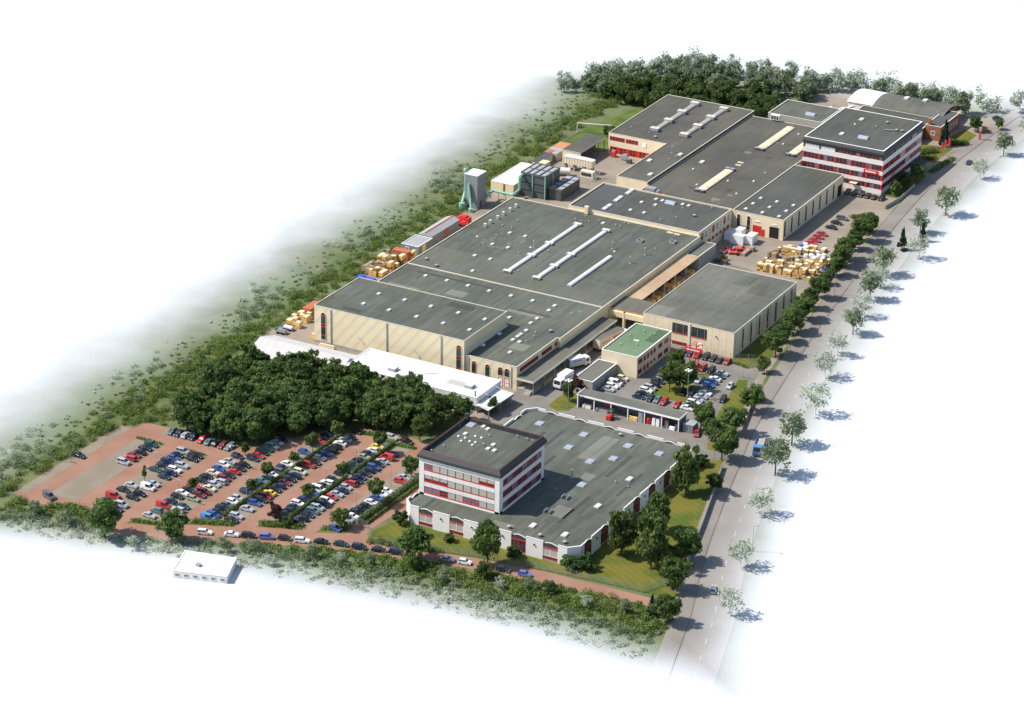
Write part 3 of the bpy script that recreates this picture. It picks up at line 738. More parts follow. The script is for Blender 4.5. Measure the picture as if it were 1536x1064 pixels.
def panel_wall(kind, fixed, lo, hi, bays, outward):
    """one side: panels between bays, bays with hood, window and sill; kind 'x' runs along X"""
    segs = []; s = lo
    for a, b in bays: segs.append((s, a)); s = b
    segs.append((s, hi))
    th = .3
    def bx(m, u0, u1, d0, d1, z0, z1, k=0):
        d0, d1 = sorted((fixed + outward * d0, fixed + outward * d1))
        m.box(u0, u1, d0, d1, z0, z1, k) if kind == 'x' else m.box(d0, d1, u0, u1, z0, z1, k)
    for a, b in segs:
        m = M(); bx(m, a + .01, b - .01, -th, 0, 0, NH)
        w = NB.part("wall_panel", m, WHITEW)
        m = M(); bx(m, a - .03, b + .03, -th - .02, .05, NH + .003, NH + .1); NB.part("coping", m, COPNB, w)
        m = M(); c = (a + b) / 2
        if b - a > 4: bx(m, c - .1, c + .1, .003, .25, 3.55, 3.7); bx(m, c - .18, c + .18, .1, .3, 3.3, 3.56); NB.part("wall_lamp", m, METALD, w)
    for i, (a, b) in enumerate(bays):
        m = M(); pts = arc_pts(a, b)
        lower = [(a, 3.55), (b, 3.55)]
        def P(u, d, z): return (u, fixed + outward * d, z) if kind == 'x' else (fixed + outward * d, u, z)
        for j in range(len(pts) - 1):
            (u0, z0), (u1, z1) = pts[j], pts[j + 1]
            m.face([P(u0, -.08, 3.5), P(u1, -.08, 3.5), P(u1, -.28, z1), P(u0, -.28, z0)])
            m.face([P(u0, -.28, z0), P(u1, -.28, z1), P(u1, -.5, z1), P(u0, -.5, z0)])
            m.face([P(u1, -.5, 3.9), P(u0, -.5, 3.9), P(u0, -.5, z0), P(u1, -.5, z1)])
        hood = NB.part("bay_hood", m, DARKF)
        m = M()
        for j in range(len(pts) - 1):
            (u0, z0), (u1, z1) = pts[j], pts[j + 1]
            A = [P(u0, -.2, z0 + .01), P(u1, -.2, z1 + .01), P(u1, -.2, z1 + .1), P(u0, -.2, z0 + .1)]
            B = [P(u0, -.52, z0 + .01), P(u1, -.52, z1 + .01), P(u1, -.52, z1 + .1), P(u0, -.52, z0 + .1)]
            m.face(A); m.face([A[3], A[2], B[2], B[3]]); m.face(B[::-1])
        NB.part("coping", m, COPNB, hood)
        m = M(); bx(m, a, b, -.3, -.12, 0, .45); bx(m, a, b, -.4, -.15, .45, 3.5); NB.part("bay_wall", m, CONC)
        m = M(); bx(m, a, b, -.14, .04, 3.36, 3.56); NB.part("lintel", m, REDF)
        open_ = (kind == 'y') or i == 3
        f = {('x', -1): 'S', ('x', 1): 'N', ('y', 1): 'E', ('y', -1): 'W'}[(kind, outward)]
        for k in range(2):
            c = a + (b - a) * (.25 + .5 * k)
            pos = (c, fixed - outward * .13) if kind == 'x' else (fixed - outward * .13, c)
            if open_: window(NB, f, *pos, .5, (b - a) / 2 - .06, 2.84, REDF, GLASS, 2, 1, .09)
            else:
                window(NB, f, *pos, .5, (b - a) / 2 - .06, .78, REDF, GLASS, 3, 1, .1)
                window(NB, f, *pos, 1.29, (b - a) / 2 - .06, 2.06, COPWHITE, BLIND, 1, 1, .08, name="window_blind")
panel_wall('x', Y0, X0 + CH, X1 - CH, bays_x, -1)
panel_wall('y', X1, Y0 + CH, Y1 - CH, bays_y, 1)
panel_wall('x', Y1, X0 + CH, X1 - CH, bays_x, 1)
panel_wall('y', X0, Y0 + CH, Y1 - CH, bays_y, -1)
for (ax, ay), (bx_, by_) in (((X0, Y0 + CH), (X0 + CH, Y0)), ((X1 - CH, Y0), (X1, Y0 + CH)), ((X1, Y1 - CH), (X1 - CH, Y1)), ((X0 + CH, Y1), (X0, Y1 - CH))):
    a = Vector((ax, ay)); b = Vector((bx_, by_)); t = (b - a).normalized(); n = Vector((t.y, -t.x))
    w = NB.part("wall_panel", M().prism([tuple(a), tuple(b), tuple(b - n * .3), tuple(a - n * .3)], 0, NH - .003), WHITEW)
    a2 = a - t * .03; b2 = b + t * .03
    NB.part("coping", M().prism([tuple(a2 + n * .1), tuple(b2 + n * .1), tuple(b2 - n * .34), tuple(a2 - n * .34)], NH, NH + .096), COPNB, w)
nroof = NB.part("roof", M().prism(inset(nb_poly, .32), NH - .75, NH - .6), ROOF_G)
furnish(NB, nroof, 'near', NH - .6)
for (x0, x1, y0, y1, k) in ((49.6, 52.4, -56, -41.2, 1), (52.6, 54.2, -58, -41.2, 1), (48.6, 54.3, -100, -96.5, 0), (55.5, 58.6, -66.5, -62.5, 0), (58, 62.5, -87.5, -81.5, 0), (35, 36.2, -60, -47, 2), (39, 40, -56, -44, 2), (60.5, 61.6, -62, -48, 2), (67.5, 68.5, -70, -56, 2), (62, 63, -90, -74, 2), (30, 31, -100, -94.5, 2), (44, 45, -66, -58, 2)):
    NB.part("roof_patch", M().box(x0, x1, y0, y1, NH - .6, NH - .585), (PATCH, PATCH, PATCHD)[k], nroof)
# office block
OB = Thing("office_block", "three-storey white office block with dark mansard eave on the foreground roof", "building", (25.8, -93.5, 4.2))
ox0, ox1, oy0, oy1, oz = 25.8, 48.1, -93.5, -71.0, 4.25
OB.part("wall", M().box(ox0, ox1, oy0, oy1, oz, 14.35), CONC)
e0 = inset(rect(ox0, ox1, oy0, oy1), -.55); e1 = inset(rect(ox0, ox1, oy0, oy1), -.5); e2 = inset(rect(ox0, ox1, oy0, oy1), .25); e3 = inset(rect(ox0, ox1, oy0, oy1), .6)
m = M()
for i in range(4):
    j = (i + 1) % 4
    m.face([(*e0[i], 14.3), (*e0[j], 14.3), (*e1[j], 15.0), (*e1[i], 15.0)]); m.face([(*e1[i], 15.0), (*e1[j], 15.0), (*e2[j], 16.15), (*e2[i], 16.15)])
    m.face([(*e3[j], 14.9), (*e3[i], 14.9), (*e3[i], 16.1), (*e3[j], 16.1)]); m.face([(*e2[i], 16.15), (*e2[j], 16.15), (*e3[j], 16.1), (*e3[i], 16.1)])
m.face([(*e0[k], 14.3) for k in (3, 2, 1, 0)])
OB.part("mansard_eave", m, DARKF)
m = M()
for i in range(4):
    j = (i + 1) % 4; q = inset(rect(ox0, ox1, oy0, oy1), .23); r = inset(rect(ox0, ox1, oy0, oy1), .27)
    m.face([(*q[i], 16.2), (*q[j], 16.2), (*r[j], 16.2), (*r[i], 16.2)]); m.face([(*q[i], 16.1), (*q[j], 16.1), (*q[j], 16.2), (*q[i], 16.2)]); m.face([(*r[j], 16.1), (*r[i], 16.1), (*r[i], 16.2), (*r[j], 16.2)])
OB.part("eave_capping", m, mat("orange_red_capping", (.36, .06, .035), .6))
oroof = OB.part("roof", M().prism(e3, 14.75, 14.95), ROOF_G)
furnish(OB, oroof, 'office', 14.95)
OB.part("chimney", M().box(25.9, 26.9, -71.9, -70.9, 14.9, 17.0).box(25.8, 27.0, -72.0, -70.8, 17.0, 17.15), DARKF)
for (cx, cy) in ((ox0 + .6, oy0), (ox1 - .6, oy0)): OB.part("corner_pier", M().box(cx - .65, cx + .65, cy - .12, cy + .4, oz, 14.29), WHITEW)
for (cx, cy) in ((ox1, oy0 + .75), (ox1, oy1 - .75)): OB.part("corner_pier", M().box(cx - .4, cx + .12, cy - (.62 if cy < -80 else .7), cy + .75, oz, 14.29), WHITEW)
OB.part("corner_pier", M().box(ox0 - .12, ox0 + .0, oy0 - .1, oy1, oz, 14.28), WHITEW)
ROWS = ["gbbbbbbhh", "hhhbbbbbb", "ggxbbggbb"]
nm = 9; bw = (ox1 - ox0 - 2.6) / nm
for r in range(3):
    zb = 5.0 + (2 - r) * 3.1
    for k in range(nm):
        c = ox0 + 1.3 + bw * (k + .5); s = ROWS[r][k]
        OB.part("spandrel_panel", M().box(c - bw / 2 + .02, c + bw / 2 - .02, oy0 - .1, oy0 - .002, zb + 1.75, zb + 2.95), WHITEW)
        OB.part("red_band", M().box(c - bw / 2, c + bw / 2, oy0 - .13, oy0 - .001, zb - .18, zb), REDF)
        if s in 'gx': window(OB, 'S', c, oy0, zb, bw - .04, 1.74, REDF, GLASSB if s == 'g' else GLASS, 2, 2, .12)
        elif s == 'h':
            window(OB, 'S', c, oy0, zb, bw - .04, .8, REDF, GLASS, 2, 1, .1)
            window(OB, 'S', c, oy0, zb + .81, bw - .04, .93, DARKF, BLIND, 1, 1, .05, name="window_blind")
        else: window(OB, 'S', c, oy0, zb, bw - .04, 1.74, DARKF, BLIND, 1, 1, .05, name="window_blind")
    nk = 8; bl = (oy1 - oy0 - 2.8) / nk
    for k in range(nk):
        c = oy0 + 1.45 + bl * (k + .5)
        OB.part("spandrel_panel", M().box(ox1 + .002, ox1 + .1, c - bl / 2 + .02, c + bl / 2 - .02, zb + 1.75, zb + 2.95), WHITEW)
        window(OB, 'E', ox1, c, zb, bl - .03, 1.74, REDF, (GLASS, GLASS, GLASSB)[(k * 5 + r) % 3], 2, 1, .12)
OB.part("base_strip", M().box(ox0, ox1 + .12, oy0 - .12, oy0 - .002, oz, 4.88), COPWHITE)
OB.part("base_strip", M().box(ox1 + .002, ox1 + .12, oy0, oy1, oz, 4.88), COPWHITE)

# --- tall hall
TH = Thing("tall_hall", "tall cream hall with grey diagonal stripes and lancet windows", "building", (-51.4, -20.9, 0))
_, r = shell(TH, rect(-51.4, -3.4, -20.9, 2.8), 11.2, STRIPED, ROOF_G, .12, COPING, .14)
furnish(TH, r, 'tall', 11.08)
TH.part("plinth", M().box(-51.5, -3.5, -21.02, -20.9, 0, .9), CONC)
for x in (-45.9, -27.8, -10.5): TH.part("downpipe", M().box(x - .18, x + .18, -21.1, -20.9, .2, 11.0), METAL)
for x in (-48.4, -5.0): window(TH, 'S', x, -20.9, 1.3, 1.8, 8.4, COPING, GLASSG, 1, 1, .14, .12, True, name="lancet_window")
for x in (-48.4, -5.0):
    for z in (2.6, 5.2, 6.1, 8.5): TH.part("window_bar", M().box(x - .68, x + .68, -20.99, -20.93, z, z + .22), REDF)
for (x0, x1, y0, y1) in ((-20, -12, -2, 1), (-44, -38, -19, -17)): TH.part("roof_patch", M().box(x0, x1, y0, y1, 11.08, 11.094), PATCHD, r)
for x in (-36, -18):
    TH.part("wall_lamp", M().tube((x, -20.95, 4), (x - .5, -21.6, 4.9), .05).box(x - .8, x - .4, -21.8, -21.5, 4.85, 5.0), METAL)
# --- lower front hall
LH = Thing("low_front_hall", "low cream hall with arched windows wrapped round the tall striped hall", "building", (12.6, -20.3, 0))
lp = [(-3.3, -20.3), (12.6, -20.3), (12.6, 2.7), (13.6, 2.7), (13.6, 28.2), (-50.8, 28.2), (-50.8, 2.9), (-3.3, 2.9)]
_, r = shell(LH, lp, 6.9, STRIPED, ROOF_G, .15, COPING, .2)
furnish(LH, r, 'hallB', 6.75)
for (x0, x1, y0, y1, k) in ((-9, 2.5, 12.2, 14, 0), (-6.5, 4, 14.1, 15.4, 1), (4, 9, -10, -5.5, 0), (-40, -16, 6, 7.5, 1), (-48, -38, 12, 13.6, 0), (-30, -24, 14, 18, 0), (8.6, 9.6, 22, 23, 0), (7, 8, 20, 21, 0), (-45, -20, 24, 25.2, 1)):
    LH.part("roof_patch", M().box(x0, x1, y0, y1, 6.75, 6.764), (PATCH, PATCHD)[k], r)
for x, h in ((-.6, 4.6), (3.6, 4.6)):
    window(LH, 'S', x, -20.3, 1.2, 1.6, h, COPING, GLASSG, 1, 1, .12, .1, True, name="arched_window")
    for z in (2.2, 4.9): LH.part("window_bar", M().box(x - .68, x + .68, -20.38, -20.33, z, z + .2), REDF)
for x in (7.6, 9.6):
    window(LH, 'S', x, -20.3, 3.2, 1.75, 2.7, COPING, GLASSG, 1, 1, .12, .1, True, name="arched_window"); LH.part("window_bar", M().box(x - .75, x + .75, -20.38, -20.33, 4.9, 5.1), REDF)
    window(LH, 'S', x, -20.3, .2, 1.5, 2.6, REDF, WHITEW, 1, 2, .1, name="door")
for x in (-2.2, 11.0): LH.part("downpipe", M().box(x - .1, x + .1, -20.45, -20.3, .2, 6.7), METAL)
for y0, y1 in ((-18.6, -8.3), (-6.3, -.5), (1.2, 2.5)):
    n = max(1, int((y1 - y0) / 1.9))
    for k in range(n): window(LH, 'E', 12.6, y0 + (k + .5) * (y1 - y0) / n, 4.75, (y1 - y0) / n, 1.2, REDF, GLASS, 2, 1, .12)
# --- loading canopy
LC = Thing("loading_canopy", "long grey loading dock canopy along the low hall", "canopy", (15.4, -21, 0))
cr = LC.part("canopy_roof", M().box(12.62, 18.2, -21.2, 28.15, 3.75, 4.1, 1, 0), [ROOF_L, CREAM])
LC.part("fascia", M().box(18.2, 18.3, -21.25, 28.1, 3.7, 4.2).box(12.63, 18.3, -21.35, -21.2, 3.7, 4.2), COPING)
for y in np.arange(-20.5, 28, 6.0): LC.part("post", M().box(17.7, 17.95, y - .12, y + .12, 0, 3.75), METAL)
LC.part("loading_dock", M().box(12.62, 17.6, -20.6, 28, .04, 1.1), CONC)
LC.part("dock_edge", M().box(17.6, 17.72, -20.5, 28, .85, 1.11), mat("faded_yellow_paint", (.4, .3, .08), .7))
for k in range(4): LC.part("step", M().box(15.6 - k * .01, 17.4, -21.0 - .35 * k, -20.62 - .35 * k, .04, .95 - .22 * k), CONC)
# --- big hall with barrel skylights
BH = Thing("big_hall", "big flat-roofed hall with three long white barrel skylights", "building", (-50.8, 28.3, 0))
_, r = shell(BH, rect(-50.8, 13.6, 28.25, 92.0), 6.9, CREAM, ROOF_G, .15, COPING, .22)
furnish(BH, r, 'hallC', 6.75)
for x, y0, y1 in ((-22.3, 38.0, 80.5), (-12.6, 38.0, 80.4), (-2.0, 37.2, 63.3)):
    b = barrel_light(BH, r, x, y0, y1, 6.75, 1.6, h=.4)
for x, ys in ((-22.3, (37.2, 51.8, 63, 81.2)), (-12.6, (37.2, 48, 58.5, 81.2))):
    for q in ys: BH.part("skylight_hatch", M().box(x - 1.2, x + 1.2, q - .6, q + .6, 7.0, 7.55, 0, 0).box(x - 1.0, x + 1.0, q - .62, q - .58, 7.1, 7.45, 1), [SKYW, METALD], r)
BH.part("roof_patch", M().box(-50.4, 13.2, 28.6, 45, 6.75, 6.762), PATCH if False else roof_mat("greenish_bitumen_roof", (.1, .107, .088), contrast=.16), r)
for k in range(26):
    x = rng.uniform(-42, -30); y = rng.uniform(52, 64); BH.part("roof_patch", M().box(x, x + rng.uniform(.6, 1.3), y, y + rng.uniform(.5, 1), 6.764, 6.775), PATCH, r)
# --- annex with parapet
AX = Thing("windowed_annex", "cream annex with a window row facing the yard, behind the big hall", "building", (13, 92.1, 0))
_, r = shell(AX, rect(-31.2, 13.2, 92.1, 115.6), 8.0, PINKCREAM, ROOF_D, .3, COPING, .25)
furnish(AX, r, 'annex', 7.7)
AX.part("roof_patch", M().box(-30.8, -17.2, 92.5, 115.2, 7.7, 7.712), roof_mat("blue_grey_roof", (.075, .078, .078), contrast=.05), r)
AX.part("wall_box", M().box(-25.2, -24.0, 91.0, 92.05, 6.8, 9.2), CREAM)
for i, y in enumerate((94.4, 97.1, 99.8, 102.4, 105.1, 107.8, 110.4, 113.1)):
    window(AX, 'E', 13.2, y, 4.9, 1.5, 2.2, COPWHITE if i % 3 else REDF, (GLASS, GLASSB, BLIND)[i % 3], 1, 2, .12)
    window(AX, 'E', 13.2, y, 2.6, 1.5, .9, REDF, GLASS, 2, 1, .1)
# --- north building
NO = Thing("north_building", "cream L-shaped building with two ribbed skylight rows at the rear left", "building", (-52, 160, 0))
npoly = [(-31.2, 124.7), (-20.3, 124.7), (-20.3, 206.3), (-52.8, 206.3), (-52.3, 160.4), (-31.2, 160.4)]
_, r = shell(NO, npoly, 7.3, PINKCREAM, ROOF_B, .12, COPING, .18)
furnish(NO, r, 'north', 7.18)
for x in (-40.2, -29.4):
    barrel_light(NO, r, x, 171, 201, 7.18, 2.0, mat("ribbed_skylight", (.36, .33, .28), .5, .1, 1), h=.4)
    for k in range(4):
        y = 170.5 + k * 10.3; NO.part("skylight_hatch", M().box(x - 1.5, x + 1.5, y - 1.0, y + 1.0, 7.3, 8.3, 1, 0), [mat("pale_hatch", (.5, .46, .4)), METAL], r)
    for k in range(18):
        y = 171.5 + k * 1.65; NO.part("skylight_rib", M().barrel(x - 1.02, x + 1.02, y - .06, y + .06, 7.5, .47, 6), METAL, r)
for k in range(9): window(NO, 'S', -51.3 + k * 1.12 + (.4 if k > 4 else 0), 160.4, 4.9, 1.08, 1.4, REDF, GLASS, 1, 1, .14)
for k in range(15): window(NO, 'S', -51 + k * 1.2, 160.4, .6, 1.16, 2.2, REDF, (GLASS, GLASS, REDF)[k % 3], 1, 2, .14)
NO.part("notice_sign", M().box(-39.6, -38.4, 160.25, 160.39, 4.6, 6.0), WHITEP)
NO.part("gutter_wall", M().box(-20.28, -20.1, 124.8, 206.0, 6.4, 7.1), METALD)
# --- middle roof
MI = Thing("middle_hall", "wide low flat roof with tan strip skylights between hall and tower", "building", (-20, 115.7, 0))
_, r = shell(MI, [(-20.05, 115.7), (12.25, 115.7), (12.25, 203.5), (-20.05, 203.5)], 6.4, PINKCREAM, ROOF_B, .1, COPING, .18)
furnish(MI, r, 'mid', 6.3)
for x, y0, y1, w in ((-3.7, 128.8, 150.4, 3.0), (-3.6, 174.2, 199.2, 3.0), (7.4, 174.4, 187, 3.0)):
    barrel_light(MI, r, x, y0, y1, 6.3, w, SKYT, h=.25)
    for y in ((y0 - .7, y1 + .7) if x < 0 and y0 < 150 else (y0 - .7,)):
        for s in (-.85, .85): MI.part("skylight_hatch", M().box(x + s - .75, x + s + .75, y - .6, y + .6, 6.3, 7.1, 1, 0), [METAL, METALD], r)
MI.part("air_conditioner", M().box(-17.6, -14.2, 117.2, 119.2, 7.0, 8.6).box(-14.1, -13, 117.4, 119, 7.0, 8.0), METAL, r)
MI.part("air_conditioner_base", M().box(-18, -11.4, 116.6, 119.8, 6.5, 6.8), REDP, r)
for k in range(14):
    x = rng.uniform(-18, 9); y = rng.uniform(122, 198); MI.part("roof_patch", M().box(x, x + rng.uniform(1, 3), y, y + rng.uniform(.8, 2), 6.3, 6.312), (PATCH, PATCHD)[k % 2], r)
# --- east hall (right of middle)
EH = Thing("east_hall", "cream hall with slit windows along the side, beside the red-striped tower", "building", (29.6, 118, 0))
_, r = shell(EH, rect(12.35, 29.6, 118.0, 165.6), 6.7, PINKCREAM, ROOF_D, .12, COPING, .22)
furnish(EH, r, 'east', 6.58)
for y in (119.2, 124.5, 130, 135.5, 141, 146.5, 152, 157.5): window(EH, 'E', 29.6, y, .9, .9, 5.0, DARKF, GLASS, 1, 1, .1, .06, True, name="slit_window")
window(EH, 'E', 29.6, 162.5, .05, 3.6, 4.2, PINKCREAM, BLACKR, 1, 1, .12, name="gateway")
for x in (14.6, 18.0):
    window(EH, 'S', x, 118.0, 1.2, 1.4, 4.8, COPWHITE, GLASSG, 1, 1, .14, .1, True, name="arched_window")
    for z in (2.4, 4.6): EH.part("window_bar", M().box(x - .55, x + .55, 117.92, 117.97, z, z + .2), REDF)
window(EH, 'S', 20.9, 118.0, .05, 2.9, 3.2, REDP, REDP, 1, 6, .1, name="roller_door")
window(EH, 'S', 23.0, 118.0, .05, 1.0, 2.3, REDF, REDF, 1, 2, .1, name="door")
window(EH, 'S', 26.6, 118.0, .05, 3.4, 4.0, PINKCREAM, BLACKR, 1, 1, .12, name="gateway")
for x in (20.9, 26.6): EH.part("lamp_strip", M().box(x - .8, x + .8, 117.8, 117.95, 4.6, 4.75), WHITEP)
# --- tower
TW = Thing("striped_office_tower", "four-storey office tower banded in red windows and white panels", "building", (40.2, 171.7, 0))
tx0, tx1, ty0, ty1 = 12.6, 40.2, 171.7, 205.6
TW.part("wall", M().box(tx0, tx1, ty0, ty1, 0, 13.0), CONC)
te0 = inset(rect(tx0, tx1, ty0, ty1), -.35); te1 = inset(rect(tx0, tx1, ty0, ty1), .1)
m = M()
for i in range(4):
    j = (i + 1) % 4
    m.face([(*te0[i], 13.0), (*te0[j], 13.0), (*te0[j], 13.7), (*te0[i], 13.7)]); m.face([(*te0[i], 13.7), (*te0[j], 13.7), (*te1[j], 14.55), (*te1[i], 14.55)])
m.face([(*te0[k], 13.0) for k in (3, 2, 1, 0)])
TW.part("dark_eave", m, DARKF)
_, r = shell(TW, te1, 14.6, DARKF, ROOF_D, .12, COPWHITE, .3, 14.0)
furnish(TW, r, 'tower', 14.48)
TW.part("roof_duct", M().tube((32.4, 190.8, 14.9), (35.6, 192.0, 14.9), .2, n=8), METAL, r)
for (z0, z1) in ((0.02, 1.55), (3.3, 4.5), (6.4, 7.75), (9.75, 11.35)):
    TW.part("white_band", M().box(tx0 - .1, tx1 + .1, ty0 - .12, ty0 - .002, z0, z1), WHITEW)
    TW.part("white_band", M().box(tx1 + .002, tx1 + .12, ty0 - .1, ty1, z0, z1), WHITEW)
TW.part("dark_band", M().box(tx0, tx1 + .1, ty0 - .14, ty0 - .003, 12.6, 13.0).box(tx1 + .003, tx1 + .14, ty0, ty1, 12.6, 13.0), DARKF)
for zi, (z0, z1) in enumerate(((1.57, 3.28), (4.52, 6.38), (7.77, 9.73), (11.37, 12.6))):
    nb, bw_ = 5, (tx1 - tx0) / 5
    for b in range(nb):
        TW.part("red_column", M().box(tx0 + b * bw_ - .05, tx0 + b * bw_ + .45, ty0 - .16, ty0 - .004, z0, z1), REDP if zi < 3 else DARKF)
        for k in range(4):
            c = tx0 + b * bw_ + .45 + (bw_ - .5) * (k + .5) / 4
            pn = BLIND if (zi == 3 and b < 2) else (GLASSB if (b * 3 + k * 2 + zi) % 7 == 0 else GLASS)
            if zi == 3 and b < 2: pn = SKYW
            window(TW, 'S', c, ty0, z0, (bw_ - .5) / 4 - .02, z1 - z0 - .01, REDF if zi < 3 or b > 1 else COPWHITE, pn, 1, 1, .08)
    TW.part("red_column", M().box(tx1 - .4, tx1 + .12, ty0 - .15, ty0 - .003, z0, z1), REDP if zi < 3 else DARKF)
    nb, bl_ = 7, (ty1 - ty0) / 7
    for b in range(nb):
        TW.part("red_column", M().box(tx1 + .004, tx1 + .15, ty0 + b * bl_ + .05, ty0 + b * bl_ + .5, z0, z1), REDP if zi < 3 else DARKF)
        for k in range(3):
            c = ty0 + b * bl_ + .5 + (bl_ - .5) * (k + .5) / 3
            window(TW, 'E', tx1, c, z0, (bl_ - .5) / 3 - .02, z1 - z0 - .01, REDF if zi < 3 else DARKF, (GLASS, GLASS, BLIND)[(b + zi) % 3] if (zi >= 1 and b > 2) else GLASS, 1, 1, .09)
TW.part("company_sign", M().box(33.9, 38.9, ty0 - .3, ty0 - .13, 6.5, 7.7), REDP)
TW.part("sign_lettering", M().box(34.6, 35.0, ty0 - .34, ty0 - .301, 6.8, 7.4), WHITEP)
for k in range(9): TW.part("sign_letter", M().box(35.1 + k * .34, 35.36 + k * .34, ty0 - .34, ty0 - .301, 6.85, 7.2 + .12 * (k in (0, 4, 8))).box(35.1 + k * .34, 35.2 + k * .34, ty0 - .345, ty0 - .34, 7.2, 7.4), WHITEP)
TW.part("entrance_canopy", M().box(40.4, 44.6, 195, 201, 2.9, 3.4, 0, 1), [DARKF, ROOF_D])
for q in ((44.2, 195.4), (44.2, 200.6)): TW.part("canopy_post", M().box(q[0] - .12, q[0] + .12, q[1] - .12, q[1] + .12, 0, 2.9), METAL)
TW.part("door_canopy", M().box(29.8, 32.2, 169.9, 171.5, 2.5, 2.65), COPING)
# --- north annex behind
NA = Thing("rear_annex", "small flat grey-roofed annex with glass rooflight behind the tower", "building", (-14.5, 205, 0))
_, r = shell(NA, rect(-14.6, 5.0, 205.0, 221.4), 8.0, CONC, ROOF_G, .2, COPING, .3)
furnish(NA, r, 'north_annex', 7.8)
NA.part("air_conditioner", M().box(-12.4, -9.4, 202.2, 203.4, 6.9, 8.6).box(-12.2, -11.4, 202.15, 202.2, 7.1, 8.4, 1).box(-11.2, -10.5, 202.15, 202.2, 7.1, 8.4, 1).box(-10.3, -9.6, 202.15, 202.2, 7.1, 8.4, 1), [COPWHITE, METALD])
# --- arched barn
BN = Thing("arched_roof_barn", "long barn with low curved grey roof, white at one end, by the far trees", "building", (0, 240, 0))
def arch_roof(x0, x1, y0, y1, z, h, m, n=8):
    for k in range(n):
        a, b = k / n, (k + 1) / n
        f = lambda t: (y0 + (y1 - y0) * t, z + h * math.sin(math.pi * (.12 + .76 * t)) - h * math.sin(math.pi * .12))
        ya, za = f(a); yb, zb_ = f(b)
        m.face([(x0, ya, za), (x1, ya, za), (x1, yb, zb_), (x0, yb, zb_)])
    return m
BN.part("wall", M().box(.2, 34, 240.3, 255.5, 0, 4.6), WHITEW)
BN.part("gable", M().box(34.0, 34.3, 240.3, 255.5, 0, 4.9), BRICK)
BN.part("roof", arch_roof(9.2, 34.6, 239.9, 256, 4.6, 2.2, M()), ROOF_L)
BN.part("white_roof", arch_roof(-.2, 9.2, 239.9, 256, 4.63, 2.2, M()), ROOF_WHITE)
BN.part("skylight", M().box(17.2, 18.6, 248.5, 251, 5.9, 6.4), SKYW); BN.part("skylight", M().box(23.6, 25.0, 250, 252, 5.9, 6.4), SKYW)
for k in range(12): window(BN, 'S', 8 + k * 2.1, 240.3, 3.2, 1.9, .9, METALD, GLASS, 2, 1, .08)
BL = Thing("rear_flat_block", "low dark flat-roofed block between the tower and the barn", "building", (6, 224, 0))
_, r = shell(BL, rect(6, 32.5, 222.5, 240.0), 4.2, BRICK, ROOF_D, .1, COPING, .3)
for x, y in ((12, 230), (17, 233), (22, 228), (27, 235)): BL.inst("roof_vent", ROOFITEM['vent'][1], (x, y, 4.1), 0, r)
for k in range(3): BL.part("roof_cylinder", M().tube((-3 + k * 2.2, 226 + k * 4, 3.6), (-1.5 + k * 2.2, 231 + k * 4, 3.6), .5, n=10), COPWHITE)
BR = Thing("brick_gatehouse", "red brick flat-roofed house with chimney beside the blue spruce", "house", (33, 230, 0))
_, r = shell(BR, rect(32.7, 38.3, 229.5, 247.6), 5.1, BRICK, ROOF_D, .12, COPING, .3)
BR.part("chimney", M().box(33.0, 34.0, 230.6, 231.6, 5.0, 7.0), BRICK)
window(BR, 'S', 35.6, 229.5, 1.9, 1.5, 1.5, WHITEP, GLASSB, 1, 1, .15)
for k in range(6): window(BR, 'E', 38.3, 231.5 + k * 2.7, 1.6, 1.5, 1.8, WHITEP, GLASS, 2, 1, .12)
for x in (-8, 1): single("roof_tank", "white cylinder lying by the rear annex near the far trees" if x < 0 else "short white cylinder lying beside the curved barn", "tank", M().tube((x, 233, 1.2), (x + 2.5, 239, 1.2), .9, n=12), COPWHITE, (x, 233, 0))

# --- right hall
CR = Thing("cream_warehouse", "cream warehouse with weathered grey roof beside the roadside trees", "building", (53.6, 29.4, 0))
_, r = shell(CR, rect(25.7, 53.7, 29.4, 72.6), 7.5, PINKCREAM, ROOF_L, .1, COPING, .14)
for (x0, x1, y0, y1) in ((26.3, 32, 30, 37), (44, 52, 58, 66), (38, 43, 62, 70)): CR.part("roof_patch", M().box(x0, x1, y0, y1, 7.4, 7.412), PATCH if x0 < 30 else ROOF_G, r)
for y in (35.6, 41.2, 46.8, 52.4, 58, 63.6, 69.2): window(CR, 'E', 53.7, y, .6, .8, 5.9, DARKF, GLASS, 1, 1, .06, name="slit_window"); CR.part("red_bar", M().box(53.71, 53.79, y - .36, y + .36, 1.6, 2.6).box(53.71, 53.79, y - .36, y + .36, 5.4, 6.0), REDF)
for k in range(9): CR.part("wall_rib", M().box(53.7, 53.78, 30.5 + k * 4.7, 30.62 + k * 4.7, 0, 7.4), METAL)
for x in (37.2, 43.1): window(CR, 'S', x, 29.4, 3.9, 4.7, 2.8, DARKF, GLASS, 1, 1, .06); CR.part("red_sill", M().box(x - 2.35, x + 2.35, 29.25, 29.39, 3.74, 3.9), REDF)
window(CR, 'S', 37.2, 29.4, .3, 4.6, 1.0, REDF, GLASS, 5, 1, .1)
CR.part("downpipe", M().box(40.0, 40.4, 29.2, 29.4, 0, 7.4), WHITEW)
CR.part("wall_lamp", M().box(48.2, 48.5, 29.05, 29.4, 5.2, 5.5), METALD)
for k in range(12): CR.part("wall_rib", M().box(27.2 + k * 2.2, 27.24 + k * 2.2, 29.37, 29.4, .2, 7.3), PINKCREAM)
